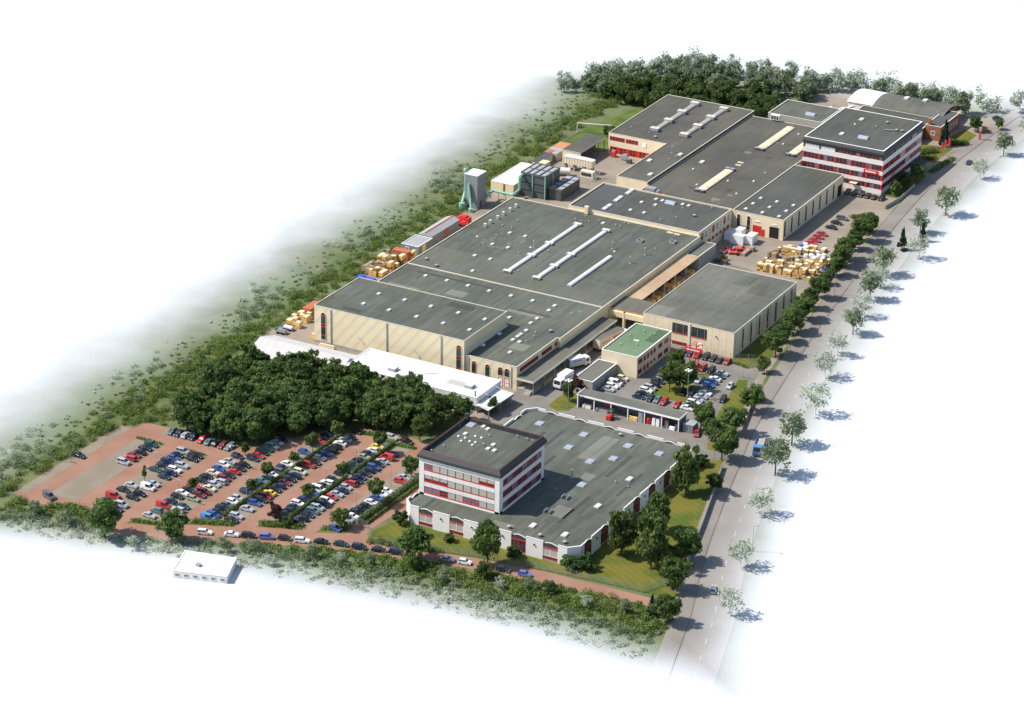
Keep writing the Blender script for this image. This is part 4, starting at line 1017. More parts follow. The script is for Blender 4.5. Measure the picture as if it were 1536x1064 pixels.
# --- link roof, wood canopy, small grey roof block
LK = Thing("link_building", "flat grey link roof bridging the big hall and the cream warehouse", "building", (13.7, 33, 0))
LK.part("roof", M().box(13.7, 25.6, 32.6, 42.2, 5.0, 5.4, 1, 0), [ROOF_L, CREAM])
LK.part("edge_strip", M().box(13.7, 25.6, 32.45, 32.6, 5.36, 5.52), RUST)
LK.part("beam_wall", M().box(13.7, 25.6, 31.6, 32.5, 3.4, 5.0), CREAM)
LK.part("pier", M().box(18.2, 18.8, 31.5, 32.5, 0, 5.0), CREAM)
WC = Thing("timber_shed_canopy", "tan canopy roof over stored timber beside the big hall", "canopy", (14.5, 43, 0))
WC.part("canopy_roof", M().face([(14.2, 42.3, 5.4), (18.5, 42.3, 4.9), (18.5, 81, 4.9), (14.2, 81, 5.4)]).face([(14.2, 81, 5.25), (18.5, 81, 4.75), (18.5, 42.3, 4.75), (14.2, 42.3, 5.25)]).face([(18.5, 42.3, 4.75), (18.5, 81, 4.75), (18.5, 81, 4.9), (18.5, 42.3, 4.9)]).face([(14.2, 42.3, 5.25), (18.5, 42.3, 4.75), (18.5, 42.3, 4.9), (14.2, 42.3, 5.4)]), ROOF_TAN)
for y in np.arange(44, 81, 7.2): WC.part("post", M().box(18.1, 18.35, y - .12, y + .12, 0, 4.8), METAL)
for k in range(16):
    y = 45 + k * 2.2; z = .04
    single("timber_bundle", "%s timber bundle under the tan canopy, %s from its near end" % (("yellow", "brown")[k % 2], ["first", "second", "third", "fourth", "fifth", "sixth", "seventh", "eighth", "ninth", "tenth", "eleventh", "twelfth", "thirteenth", "fourteenth", "fifteenth", "sixteenth"][k]), "timber",
           M().box(16.2, 18.0 + .5 * (k % 3), y, y + 1.9, .04, 1.2 + .5 * (k % 3)), (WOODY, WOODB)[k % 2], (17, y, 0), "timber under the tan canopy")
SG = Thing("small_grey_block", "small block with flat grey roof at the end of the tan canopy", "building", (14.8, 82, 0))
shell(SG, rect(14.0, 18.4, 81.2, 93.4), 5.0, CONC, ROOF_L, .1, COPING, .25)
# --- green roof building
GR = Thing("green_roofed_building", "two-storey cream building with a green roof in the works car park", "building", (36.7, 3.4, 0))
_, r = shell(GR, rect(26.0, 36.9, 3.4, 24.6), 6.2, PINKCREAM, ROOF_GREEN, .15, COPWHITE, .2)
for i, (y, w, z, h) in enumerate([(5.2, 2.4, 3.9, 1.3), (8.0, 1.1, 3.7, 1.5), (10.0, 1.1, 3.7, 1.5), (12.1, 1.1, 3.7, 1.5), (14.1, 1.1, 3.7, 1.5), (17.6, 2.4, 3.9, 1.3), (21.4, 2.4, 3.9, 1.3),
                                  (5.2, 2.4, .9, 1.3), (8.0, 1.1, .7, 1.5), (10.0, 1.1, .7, 1.5), (12.1, 1.0, 1.2, .8), (14.1, 1.0, 1.2, .8), (17.6, 2.4, .9, 1.3), (21.4, 2.4, .9, 1.3)]):
    window(GR, 'E', 36.9, y, z, w, h, REDF, GLASS, 2 if w > 2 else 1, 1, .16)
for k in range(13):
    GR.part("scalloped_coping", M().barrel(36.75, 37.15, 4.0 + k * 1.6, 4.9 + k * 1.6, 6.29, .12, 6), COPWHITE); GR.part("scalloped_coping", M().barrel(25.8, 26.2, 4.0 + k * 1.6, 4.9 + k * 1.6, 6.29, .12, 6), COPWHITE)
GR.part("skylight", M().box(30.6, 32.2, 13.6, 14.3, 6.05, 6.2), SKYW, r)
for x, y in ((29, 9), (33, 11), (28.5, 16), (34, 20), (30.5, 20.5)): GR.inst("roof_vent", ROOFITEM['vent'][1], (x, y, 6.05), 0, r)
GR.part("roof_patch", M().box(33.2, 36.2, 15, 24, 6.05, 6.062), roof_mat("mossy_green_roof", (.07, .115, .058), 1.6, contrast=.05), r)
GR.part("notice_board", M().box(36.95, 37.0, 24.0, 24.5, 3, 4), METAL)
GA = Thing("grey_roofed_garage", "low garage with flat grey roof in front of the green-roofed building", "garage", (25.4, -11, 0))
shell(GA, rect(25.3, 30.9, -11.2, 3.1), 3.2, CONC, ROOF_L, .1, COPWHITE, .2)
# --- carport with storage bays
CP = Thing("open_storage_carport", "long open-fronted storage carport with white edged grey roof", "carport", (31.7, -21.3, 0))
CP.part("roof", M().box(31.6, 61.6, -21.4, -16.8, 3.55, 3.8, 1, 0), [ROOF_L, WHITEP])
CP.part("fascia", M().box(31.5, 61.7, -21.55, -21.4, 3.5, 3.95).box(61.6, 61.75, -21.4, -16.8, 3.5, 3.95).box(31.45, 31.6, -21.4, -16.8, 3.5, 3.95), COPWHITE)
CP.part("back_wall", M().box(31.7, 61.5, -17.1, -16.9, 0, 3.55), GREYP)
for x in (31.7, 36.6, 41.6, 46.6, 51.5, 56.5, 61.4): CP.part("post", M().box(x - .12, x + .12, -21.4, -21.15, 0, 3.55), WHITEP)
for x in (31.75, 61.4): CP.part("side_wall", M().box(x - .05, x + .05, -21.1, -17.1, 0, 3.55), GREYP)
# --- sheds in front of the tall hall
WS = Thing("white_pitched_shed", "long shed with white pitched metal roof behind the wood", "shed", (-60, -35, 0))
WS.part("wall", M().box(-59.6, -31.2, -41.6, -28.4, 0, 2.9), WHITEW)
m = M(); m.face([(-60, -42.0, 2.8), (-31, -42.0, 2.8), (-31, -35, 5.0), (-60, -35, 5.0)]); m.face([(-60, -35, 5.0), (-31, -35, 5.0), (-31, -28, 2.8), (-60, -28, 2.8)])
m.face([(-60, -42, 2.8), (-60, -35, 5), (-60, -28, 2.8)]); m.face([(-31, -28, 2.8), (-31, -35, 5), (-31, -42, 2.8)])
WS.part("roof", m, ROOF_PINK)
for k in range(29): WS.part("roof_seam", M().face([(-59.5 + k, -42, 2.84), (-59.42 + k, -42, 2.84), (-59.42 + k, -35, 5.04), (-59.5 + k, -35, 5.04)]), ROOF_PINK)
WF = Thing("white_flat_shed", "white flat-roofed shed with awning beside the wood", "shed", (10, -38, 0))
_, r = shell(WF, rect(-30.9, 10.3, -38.1, -25.0), 4.3, WHITEW, ROOF_WHITE, .08, COPWHITE, .2)
WF.part("awning", M().face([(10.4, -38.6, 2.6), (15.6, -41, 3.1), (16.2, -28.2, 3.1), (10.4, -26.5, 2.6)]).face([(10.4, -26.5, 2.45), (16.2, -28.2, 2.95), (15.6, -41, 2.95), (10.4, -38.6, 2.45)]).face([(15.6, -41, 2.95), (16.2, -28.2, 2.95), (16.2, -28.2, 3.2), (15.6, -41, 3.2)]).face([(10.4, -38.6, 2.45), (15.6, -41, 2.95), (15.6, -41, 3.2), (10.4, -38.6, 2.7)]), ROOF_WHITE)
for q in ((15.2, -40.3), (15.6, -34.5), (15.8, -29)): WF.part("awning_post", M().box(q[0] - .1, q[0] + .1, q[1] - .1, q[1] + .1, 0, 2.95), METAL); WF.part("stay", M().tube((10.3, q[1] + .5, 4.2), (15, q[1], 3.2), .07, n=6), METAL)
WF.part("rooflight", M().box(-1.5, 3.5, -34, -31.4, 4.22, 4.34), SKYW, r)
for k in range(10): WF.part("rooflight_rib", M().box(-1.4 + k * .5, -1.28 + k * .5, -34, -31.4, 4.34, 4.4), METAL, r)
for (x0, y0) in ((4.2, -34), (-19, -35)): WF.part("roof_box", M().box(x0, x0 + 2.2, y0, y0 + 2.2, 4.22, 5.1, 1, 0), [ROOF_WHITE, METAL], r)
WF.part("flue", M().cyl(9.4, -37.2, 4.2, 5.8, .18), METALD)
WF.part("roof_seam", M().tube((-14, -36, 4.25), (-6, -29, 4.25), .12, n=5).tube((-24, -31, 4.25), (8, -31, 4.25), .06, n=5), BLIND, r)
# --- left side buildings
SA = Thing("grey_flat_shed", "small grey shed with flat pale roof by the left meadow", "shed", (-62, 49, 0))
shell(SA, rect(-65.4, -59.5, 49.2, 57.6), 2.9, GREYP, ROOF_GREY, .06, COPWHITE, .15)
window(SA, 'S', -63.3, 49.2, .3, 1.1, 2.0, WHITEP, RUST, 1, 1, .15, name="door")
SA.part("side_panel", M().box(-59.5, -59.44, 51.6, 53.6, .2, 2.6), CREAM)
SB = Thing("grey_ridged_shed", "long grey shed with pale ridged roof and orange ridge strip", "shed", (-62, 58, 0))
SB.part("wall", M().box(-64.6, -60.0, 57.8, 74.6, 0, 3.25), GREYP)
m = M(); m.face([(-64.8, 57.7, 3.2), (-62.2, 57.7, 4.2), (-62.2, 74.8, 4.2), (-64.8, 74.8, 3.2)]); m.face([(-62.2, 57.7, 4.2), (-59.8, 57.7, 3.2), (-59.8, 74.8, 3.2), (-62.2, 74.8, 4.2)]); m.face([(-64.8, 57.7, 3.2), (-59.8, 57.7, 3.2), (-62.2, 57.7, 4.2)]); m.face([(-59.8, 74.8, 3.2), (-64.8, 74.8, 3.2), (-62.2, 74.8, 4.2)])
SB.part("roof", m, ROOF_GREY); SB.part("ridge_strip", M().box(-62.4, -62.0, 57.7, 74.8, 4.17, 4.28), ORANGE)
SB.part("door", M().box(-60.0, -59.92, 66, 68, .1, 2.9), RUST)
SI = Thing("grey_silo_tower", "tall grey square silo tower with green ducts by the meadow", "silo", (-66, 95, 0))
SI.part("tower", M().box(-68.4, -63.8, 92.6, 98.2, 0, 10.9), GREYP)
SI.part("roof", M().box(-68.5, -63.7, 92.5, 98.3, 10.9, 11.1), ROOF_WHITE)
SI.part("door", M().box(-63.8, -63.74, 94.4, 95.6, 0, 2.2), METALD)
SI.part("tall_duct", M().tube((-69.2, 94.6, 4), (-69.2, 94.6, 11.5), .5, n=10).dome(-69.2, 94.6, 11.4, .7, .8).tube((-69.2, 94.6, 4.3), (-68.2, 90.9, 2.0), .5, n=10), TURQ)
SI.part("ladder_duct", M().tube((-66.6, 92.1, 8.3), (-65.8, 91.7, 3.8), .35, n=8).tube((-65.8, 91.7, 3.8), (-64.4, 89.8, .8), .35, n=8).box(-67.0, -66.3, 91.9, 92.5, 3.5, 7.6), TURQ)
SI.part("fan_housing", M().cyl(-68.0, 90.2, 0, 2.2, .9, 10).cyl(-64.4, 89.5, 0, 1.2, .7, 10), TURQ)
SI.part("duct", M().tube((-63.8, 103.0, 2.9), (-56.8, 103.4, 2.7), .45, n=10).tube((-63.8, 98.2, 3), (-63.8, 103, 2.9), .45, n=10).tube((-56.8, 103.4, 2.7), (-57.4, 108.6, 2.8), .45, n=10).tube((-57.4, 108.6, 2.7), (-57.4, 108.6, 7.0), .5, n=10).tube((-57.4, 108.6, 7.0), (-58.4, 120, 7.2), .5, n=10), TURQ)
for x, y in ((-62, 103), (-59.5, 103.2)): SI.part("duct_post", M().cyl(x, y, 0, 2.5, .1, 6), METAL)
WB = Thing("white_roofed_store", "cream store with bright white roof behind the dark filter house", "shed", (-67.5, 108, 0))
shell(WB, rect(-67.6, -59.4, 108.2, 128.4), 3.9, CREAM, ROOF_WHITE, .06, COPWHITE, .2)
WB.part("downpipe", M().box(-63.0, -62.7, 108.0, 108.2, 0, 3.8), METALD)
FH = Thing("filter_house", "dark steel-clad filter house with gridded pale roof", "building", (-58, 111, 0))
FH.part("wall", M().box(-58.2, -49.4, 111.0, 120.6, 0, 7.6), DARKP)
fr = FH.part("roof", M().box(-58.3, -49.3, 110.9, 120.7, 7.6, 7.75), ROOF_GREY)
for k in range(5): FH.part("roof_beam", M().box(-58.3 + k * 2.2 - .12 * (k > 0), -58.06 + k * 2.2, 110.85, 120.75, 7.75, 8.0), DARKP, fr)
for k in range(3): FH.part("roof_beam", M().box(-58.35, -49.25, 110.85 + k * 4.8, 111.1 + k * 4.8, 7.75, 7.95), DARKP, fr)
for z in (2.4, 4.9, 7.3): FH.part("wall_girder", M().box(-58.3, -49.2, 110.8, 111.0, z, z + .2).box(-49.4, -49.2, 111, 120.6, z, z + .2), METALD)
for x in (-54, -49.5): FH.part("column", M().box(x - .15, x + .15, 110.75, 110.99, 0, 7.7), TURQ)
FH.part("column", M().box(-49.39, -49.15, 115.5, 115.8, 0, 7.7), TURQ)
FL_ = Thing("low_filter_block", "low dark block with gridded pale roof beside the filter house", "building", (-49, 118, 0))
FL_.part("wall", M().box(-49.0, -44.6, 112.4, 125.4, 0, 3.7), DARKP); lr = FL_.part("roof", M().box(-49.1, -44.5, 112.3, 125.5, 3.7, 3.85), ROOF_GREY)
for k in range(5): FL_.part("roof_beam", M().box(-49.1, -44.5, 112.3 + k * 3.25, 112.55 + k * 3.25, 3.85, 4.05), DARKP, lr)
FL_.part("roof_beam", M().box(-46.9, -46.65, 112.3, 125.5, 3.85, 4.02), DARKP, lr)
FL_.part("door", M().box(-44.6, -44.54, 115.6, 117.6, .1, 2.6), METALD)
OS = Thing("open_machine_shed", "open-sided cream shed with brown flat roof behind the tanks", "shed", (-61, 144.4, 0))
OS.part("roof", M().box(-61.1, -54.2, 144.3, 161.8, 4.5, 4.75, 1, 0), [ROOF_B, COPING])
OS.part("wall", M().box(-61.0, -54.3, 144.4, 144.6, 0, 4.5).box(-61.0, -60.8, 144.6, 161.7, 0, 4.5), PINKCREAM)
for k in range(4): OS.part("post", M().box(-54.5, -54.3, 148.5 + k * 4.3, 148.7 + k * 4.3, 0, 4.5), METALD)
OS.part("inner_partition", M().box(-60.8, -57.5, 150, 161.6, 0, 4.0), DARKP)
TK = Thing("raised_tank_housing", "pale ribbed tank housing on stilts in front of the open shed", "tank", (-52, 139, 0))
TK.part("housing", M().box(-57.8, -47.2, 138.8, 141.2, 2.4, 4.6), PINKCREAM); TK.part("cover", M().barrel(-57.9, -47.1, 138.7, 141.3, 4.6, .25), SKYW)
for k in range(11): TK.part("rib", M().box(-57.7 + k * 1.0, -57.58 + k * 1.0, 138.72, 138.8, 2.4, 4.6), COPING)
for x in (-57.3, -54, -50.6, -47.6): TK.part("stilt", M().box(x - .3, x + .3, 139.2, 140.8, 0, 2.4), CONC)
TK.part("cabin", M().box(-49.6, -45, 135.2, 137.2, .1, 2.4), COPING); TK.part("cabin_window", M().box(-49.2, -45.6, 135.14, 135.2, .9, 1.9), GLASS)
TK.part("stair", M().tube((-44.6, 133.5, 0), (-44.2, 138, 2.6), .12).tube((-43.8, 133.5, 0), (-43.4, 138, 2.6), .12), METAL)
single("white_gas_tank", "white cylindrical tank lying beside the filter house", "tank", M().tube((-57.5, 133, 1.6), (-53, 134.8, 1.6), 1.1, n=14).dome(-57.5, 133, 1.6, .2, .1).box(-57, -56.6, 132.6, 133.8, 0, 1), SKYW, (-57.5, 133, 0))
RR = Thing("orange_roofed_lean_to", "lean-to with orange and grey roof strips at the meadow edge", "shed", (-65, 149, 0))
RR.part("wall", M().box(-67.6, -63.2, 144.4, 155.4, 0, 2.6), CONC)
RR.part("roof", M().box(-67.8, -63.0, 149.8, 155.6, 2.6, 2.75), ORANGE); RR.part("grey_roof", M().box(-67.8, -63.0, 147.2, 149.75, 2.6, 2.74), ROOF_GREY); RR.part("red_roof", M().box(-67.8, -65.4, 144.2, 147.15, 2.6, 2.75), RUST)
PC = Thing("portable_cabin", "pale cabin with dark panelled roof beside the white tank", "cabin", (-65.6, 138, 0))
PC.part("body", M().box(-66.8, -64.4, 134.5, 144.0, 0, 2.6), COPING); PC.part("roof", M().box(-66.9, -64.3, 134.4, 144.1, 2.6, 2.72), METALD); PC.part("plant_box", M().box(-64.2, -61.6, 134, 137, 0, 2.8), CREAM)
# --- pale building at the lower edge
WR = Thing("white_roofed_hut", "hut with plain white roof below the red lane at the bottom left", "hut", (0, -150, 0))
hp = [(-5.7, -153.2), (6.8, -149.2), (3.6, -140.5), (-9.0, -143.6)]
_, r = shell(WR, hp, 1.9, WHITEW, ROOF_WHITE, .05, COPWHITE, .2)
for k in range(6):
    u = (k + .5) / 6; x = -5.7 + 12.5 * u; y = -153.2 + 4.0 * u
    o = window(WR, 'S', x, y - .02, .6, 1.1, .8, COPING, GLASSB, 2, 1, .1); o.rotation_euler = (0, 0, math.atan2(4.0, 12.5))
for k in range(5):
    u = (k + 1) / 6; WR.part("roof_seam", M().tube((-5.7 + 12.5 * u, -153 + 4 * u, 1.86), (-9 + 12.6 * u, -143.5 + 3.1 * u, 1.86), .05, n=5), COPING, r)
WR.part("roof_vent", M().box(-2.4, -1.4, -148.6, -147.6, 1.8, 2.4), METAL, r)

# ---------------------------------------------------------------- vehicles
def paint(name, c, metal=0.0):
    t = NT(name)
    n = t.noise(.9, 2)
    t.link(t.mix(n, tuple(v * .92 for v in c), tuple(min(.95, v * 1.08) for v in c)), t.b.inputs["Base Color"])
    t.b.inputs["Roughness"].default_value = .38; t.b.inputs["Metallic"].default_value = metal
    t.b.inputs["Coat Weight"].default_value = .6; t.b.inputs["Coat Roughness"].default_value = .08
    return t.m
PAINT = {'k': ("black", paint("black_car_paint", (.012, .015, .018))), 'n': ("dark blue", paint("dark_blue_car_paint", (.012, .025, .06))), 'w': ("white", paint("white_car_paint", (.72, .72, .7))),
         's': ("silver", paint("silver_car_paint", (.45, .47, .5), .25)), 'r': ("red", paint("red_car_paint", (.43, .035, .03))), 'm': ("maroon", paint("maroon_car_paint", (.2, .02, .025))),
         'b': ("blue", paint("blue_car_paint", (.03, .08, .28))), 'g': ("dark green", paint("dark_green_car_paint", (.012, .05, .045))), 't': ("pale teal", paint("teal_car_paint", (.12, .2, .22), .2)),
         'c': ("cream", paint("cream_car_paint", (.6, .54, .4))), 'o': ("olive", paint("olive_car_paint", (.34, .36, .24), .2)), 'y': ("yellow", paint("yellow_car_paint", (.75, .5, .05))), 'q': ("grey", paint("grey_car_paint", (.1, .115, .13), .2)),
         'l': ("light blue", paint("light_blue_car_paint", (.07, .2, .44))), 'v': ("lilac blue", paint("lilac_car_paint", (.12, .14, .42)))}
CARGLASS = mat("car_glass", (.02, .025, .03), .08, .2, 1, spec=.6)
LAMPW = mat("headlamp_lens", (.7, .7, .65), .2, .05, 3)
LAMPR = mat("tail_lamp_lens", (.4, .02, .02), .3, .05, 3)
def car_mesh(L, W, hood, deck, base, roof, H, van=False):
    """hood/deck: belt heights front/rear; base=(x0,x1) glasshouse foot, roof=(x0,x1) roof line, H roof height"""
    h = L / 2; b = M(); g = M()
    prof = [(-h, .3), (h - .05, .28), (h, .5), (h - .1, hood - .12), (h - .35, hood), (base[1], deck + .02), (base[0], deck + .02), (-h + .15, deck - .02), (-h, deck - .2)]
    w0 = W / 2; n = len(prof)
    L_ = [(x, -w0 * (.93 if z > .62 else 1.0), z) for x, z in prof]; R_ = [(x, w0 * (.93 if z > .62 else 1.0), z) for x, z in prof]
    i = len(b.v); b.v += L_ + R_
    for k in range(n):
        j = (k + 1) % n; b.f.append((i + k, i + n + k, i + n + j, i + j)); b.mi.append(0)
    b.f.append(tuple(range(i, i + n))); b.mi.append(0); b.f.append(tuple(reversed(range(i + n, i + 2 * n)))); b.mi.append(0)
    wb, wr = w0 * .9, w0 * .72; zb = deck + .02
    q = [(base[0], -wb, zb), (base[1], -wb, zb), (base[1], wb, zb), (base[0], wb, zb), (roof[0], -wr, H - .06), (roof[1], -wr, H - .06), (roof[1], wr, H - .06), (roof[0], wr, H - .06)]
    g.v += q; g.f += [(0, 1, 5, 4), (1, 2, 6, 5), (2, 3, 7, 6), (3, 0, 4, 7)]; g.mi += [0] * 4
    b.box(roof[0] - .05, roof[1] + .05, -wr - .03, wr + .03, H - .07, H)
    for s in (-1, 1):
        for a, c in ((0, 0), (1, 1)):
            b.tube((base[a], s * wb, zb), (roof[a], s * wr, H - .05), .05, n=4)
        xm = (base[0] + base[1]) / 2 - .1; xr = (roof[0] + roof[1]) / 2
        b.tube((xm, s * (wb + .005), zb), (xr, s * (wr + .005), H - .05), .05, n=4)
        if van:
            b.face([(base[0], s * (wb + .01), zb), (xm, s * (wb + .01), zb), (xr, s * (wr + .01), H - .05), (roof[0], s * (wr + .01), H - .05)])
    wheel = M().tube((0, -.1, 0), (0, .1, 0), .31, n=10, m=0).tube((0, -.11, 0), (0, .11, 0), .19, n=8, m=1)
    return b, g, wheel
SHAPES = {'hatch': (3.75, 1.56, .82, .92, (-1.8, .85), (-1.35, .25), 1.42), 'saloon': (4.15, 1.58, .8, .9, (-1.45, .85), (-.85, .25), 1.38), 'estate': (4.2, 1.58, .82, .92, (-2.05, .85), (-1.8, .3), 1.45),
          'people carrier': (4.1, 1.62, .92, .98, (-1.95, 1.25), (-1.7, .45), 1.6), 'van': (4.4, 1.68, 1.0, 1.05, (-2.15, 1.45), (-2.05, .8), 1.9)}
CARM = {}
for k, a in SHAPES.items():
    b, g, w = car_mesh(*a, van=(k == 'van'))
    CARM[k] = (b.mesh("body", PAINT['k'][1]), g.mesh("windows", CARGLASS), w.mesh("wheel", [BLACKR, METAL]), M().box(a[0] / 2 - .1, a[0] / 2 + .015, -.16, .16, .55, .7).mesh("headlight", LAMPW), M().box(-a[0] / 2 - .012, -a[0] / 2 + .05, -.13, .13, .62, .8).mesh("tail_light", LAMPR), a)
def car(x, y, head, colr, shape, label, group):
    o = link("parked_car" if "driving" not in label else "moving_car", None, None, (x, y, .06)); tag(o, label, "car" if shape != 'van' else "van", group); o.rotation_euler = (0, 0, head); o.scale = (.89, .89, .89)
    bm, gm, wm, hm, tm, a = CARM[shape]
    b = link("body", bm, o); b.material_slots[0].link = 'OBJECT'; b.material_slots[0].material = PAINT[colr][1]
    link("windows", gm, o)
    for sx in (-1, 1):
        for sy in (-1, 1): link("wheel", wm, o, (sx * a[0] * .31, sy * (a[1] / 2 - .1), .31))
    for sy in (-1, 1): link("headlight", hm, o, (0, sy * a[1] * .33, 0)); link("tail_light", tm, o, (0, sy * a[1] * .36, 0))
    return o
ORD = ["first", "second", "third", "fourth", "fifth", "sixth", "seventh", "eighth", "ninth", "tenth", "eleventh", "twelfth", "thirteenth", "fourteenth", "fifteenth", "sixteenth", "seventeenth", "eighteenth", "nineteenth", "twentieth",
       "twenty-first", "twenty-second", "twenty-third", "twenty-fourth", "twenty-fifth", "twenty-sixth", "twenty-seventh", "twenty-eighth", "twenty-ninth", "thirtieth", "thirty-first"]
def shape_for(c): return ('van' if c.endswith('V') else rng.choice(['hatch', 'saloon', 'saloon', 'estate', 'hatch', 'people carrier']))
def row(cars, where, group, xfix=None, axis='x', flip=.25, order='y'):
    cars = sorted(cars, key=lambda t: t[1] if order == 'y' else t[0])
    for i, (x, y, c) in enumerate(cars):
        k = c[0]; sh = shape_for(c)
        if xfix is not None:
            if axis == 'x': x = xfix + rng.uniform(-.15, .15)
            else: y = xfix + rng.uniform(-.15, .15)
        hd = (0 if axis == 'x' else -math.pi / 2) + (math.pi if rng.random() < flip else 0) + rng.uniform(-.025, .025)
        word = ORD[i] + (" from near end" if order == 'y' else " from left")
        car(x, y, hd, k, sh, "%s %s, %s, %s" % (PAINT[k][0], sh, word, where), group)
G = "cars in the red paved car park"
row([(-50.8, -110.4, 's'), (-50.4, -107.9, 'r'), (-50.3, -105.8, 'm'), (-50.7, -103.7, 'k'), (-50.6, -101.0, 'k'), (-50.4, -98.5, 'g')], "first parking row from left", G, -51.3, flip=.1)
row([(-42, -130, 'n'), (-42, -127.2, 'rV'), (-41, -123, 'k'), (-42, -120, 's'), (-41, -109.7, 'g'), (-41, -106.9, 'k'), (-41, -104.6, 'n'), (-41, -102.1, 'b'), (-41, -100.2, 'k'), (-41, -97.8, 's')], "left column, second parking row from left", G, -41.9, flip=.1)
row([(-37, -132.3, 'n'), (-37, -129.9, 's'), (-37, -125.2, 'k'), (-37, -122.7, 'k'), (-37, -119, 'wV'), (-37, -116.6, 's'), (-37, -111.9, 'n'), (-37, -109.5, 'n'), (-37, -107.4, 'w'), (-37, -104.5, 's'), (-37, -100.1, 'k'), (-37, -98, 'k')], "right column, second parking row from left", G, -37.5, flip=.1)
row([(0, -131, 's'), (0, -127.9, 't'), (0, -125.1, 'rV'), (0, -122.1, 'n'), (0, -119.1, 'k'), (0, -117, 'w'), (0, -114.8, 'k'), (0, -112.1, 'r'), (0, -108.9, 'k'), (0, -106.5, 'k'), (0, -103.8, 'c'), (0, -101.1, 'b'), (0, -98.8, 'w'), (0, -96.3, 's'), (0, -92.9, 'n')], "left column, third parking row from left", G, -28.5, flip=.15)
row([(0, -129.3, 'k'), (0, -125, 's'), (0, -122.9, 'g'), (0, -118.2, 'o'), (0, -115.8, 'm'), (0, -113.7, 'r'), (0, -111.5, 'c'), (0, -109.2, 's'), (0, -107.2, 's'), (0, -105.2, 'm'), (0, -103.1, 'k'), (0, -100.8, 'r'), (0, -98.5, 'k'), (0, -96.2, 'k'), (0, -92, 'n'), (0, -90, 'r'), (0, -87.9, 'k'), (0, -85.7, 'g'), (0, -83.6, 's'), (0, -81.2, 's'), (0, -79, 'k')], "right column, third parking row from left", G, -24.2, flip=.15)
row([(0, -124.9, 'lV'), (0, -122.9, 'b'), (0, -120.9, 'k'), (0, -118.9, 'k'), (0, -116.9, 'q'), (0, -114.6, 'w'), (0, -112.4, 's'), (0, -108.4, 'n'), (0, -105.8, 'k'), (0, -103.6, 'n'), (0, -101.5, 't'), (0, -99.4, 'g'), (0, -97.3, 'w'), (0, -94.9, 'q'), (0, -92.6, 'n'), (0, -90.2, 'w'), (0, -86.3, 'k'), (0, -82.1, 'b'), (0, -77.2, 'n'), (0, -75.1, 'r'), (0, -73, 'k'), (0, -70.9, 'k'), (0, -68.8, 'g')], "left column, fourth parking row from left", G, -15.2, flip=.3)
row([(0, -122.7, 'k'), (0, -120.5, 's'), (0, -115.9, 's'), (0, -112.4, 'b'), (0, -110.1, 'k'), (0, -108, 'r'), (0, -106, 'y'), (0, -103.7, 'k'), (0, -101.6, 'n'), (0, -99.3, 'm'), (0, -97.1, 'k'), (0, -95, 'n'), (0, -92.4, 'c'), (0, -87.9, 'r'), (0, -85.8, 'k'), (0, -83.1, 'q'), (0, -80.1, 'b'), (0, -77.7, 'k'), (0, -75.5, 'k'), (0, -73.2, 'w'), (0, -70.7, 's'), (0, -68.6, 'k')], "right column, fourth parking row from left", G, -10.0, flip=.3)
row([(0, -115.4, 'k'), (0, -113.4, 'k'), (0, -111.4, 'k'), (0, -109.3, 'n'), (0, -107.2, 'w'), (0, -104.9, 'n'), (0, -102.6, 'n'), (0, -100.5, 'b'), (0, -98.3, 'wV'), (0, -96, 'k'), (0, -93.9, 'w'), (0, -91.8, 'k'), (0, -87.9, 'n'), (0, -85.9, 'k'), (0, -83.8, 'k'), (0, -81.6, 'g'), (0, -79.2, 'k'), (0, -76.8, 'o'), (0, -74.6, 'n'), (0, -72.3, 'w'), (0, -70, 'y'), (0, -67.8, 't')], "left column, fifth parking row from left", G, -.7, flip=.3)
row([(0, -115.9, 'k'), (0, -113.4, 'k'), (0, -111, 'n'), (0, -108.9, 't'), (0, -106.7, 's'), (0, -104.6, 'k'), (0, -102.3, 'w'), (0, -100.2, 'r'), (0, -98, 's'), (0, -95.8, 'n'), (0, -93.7, 's'), (0, -91.4, 'r'), (0, -89.2, 'n'), (0, -87, 'n'), (0, -84.9, 'k'), (0, -82.8, 'k'), (0, -80.7, 'b'), (0, -78.6, 'k'), (0, -76.5, 's'), (0, -74.1, 'rV'), (0, -71.8, 'k')], "right column, fifth parking row from left", G, 4.5, flip=.3)
row([(0, -108.2, 's'), (0, -106.2, 'w'), (0, -104.2, 'k'), (0, -102.1, 'k'), (0, -99.9, 'k'), (0, -97.5, 'w'), (0, -94.8, 'b'), (0, -92.4, 'w'), (0, -90.3, 'w'), (0, -83.7, 'r'), (0, -81.6, 's'), (0, -73.4, 's')], "sixth parking row, along the tall hedge", G, 14.2, flip=.2)
row([(-51.1, 0, 'q'), (-49, 0, 'n'), (-46.8, 0, 's'), (-44.5, 0, 'n'), (-41.7, 0, 'r'), (-39.4, 0, 't'), (-37.3, 0, 'k'), (-35.2, 0, 'm'), (-33.2, 0, 't')], "row parked against the wood at upper left", G, -89.5, 'y', .2, 'x')
car(-55.6, -135.3, -.35, 'q', 'van', "grey van parked alone at the lower left corner of the car park", G)
car(-63.3, -113.1, .0, 'k', 'estate', "black estate parked alone at the left edge of the car park", G)
car(-10.6, -64.9, -.1, 'k', 'saloon', "black saloon at the upper end of the fourth parking row by the wood", G)
car(-.6, -63.2, -.1, 's', 'estate', "silver estate under the tree at the upper end of the fifth parking row", G)
car(3.9, -63.2, -.15, 'k', 'saloon', "black saloon beside the planted bed at the upper end of the fifth row", G)
car(14.0, -113.6, -.1, 'b', 'hatch', "blue hatchback under the tree beside the lower gate", G)
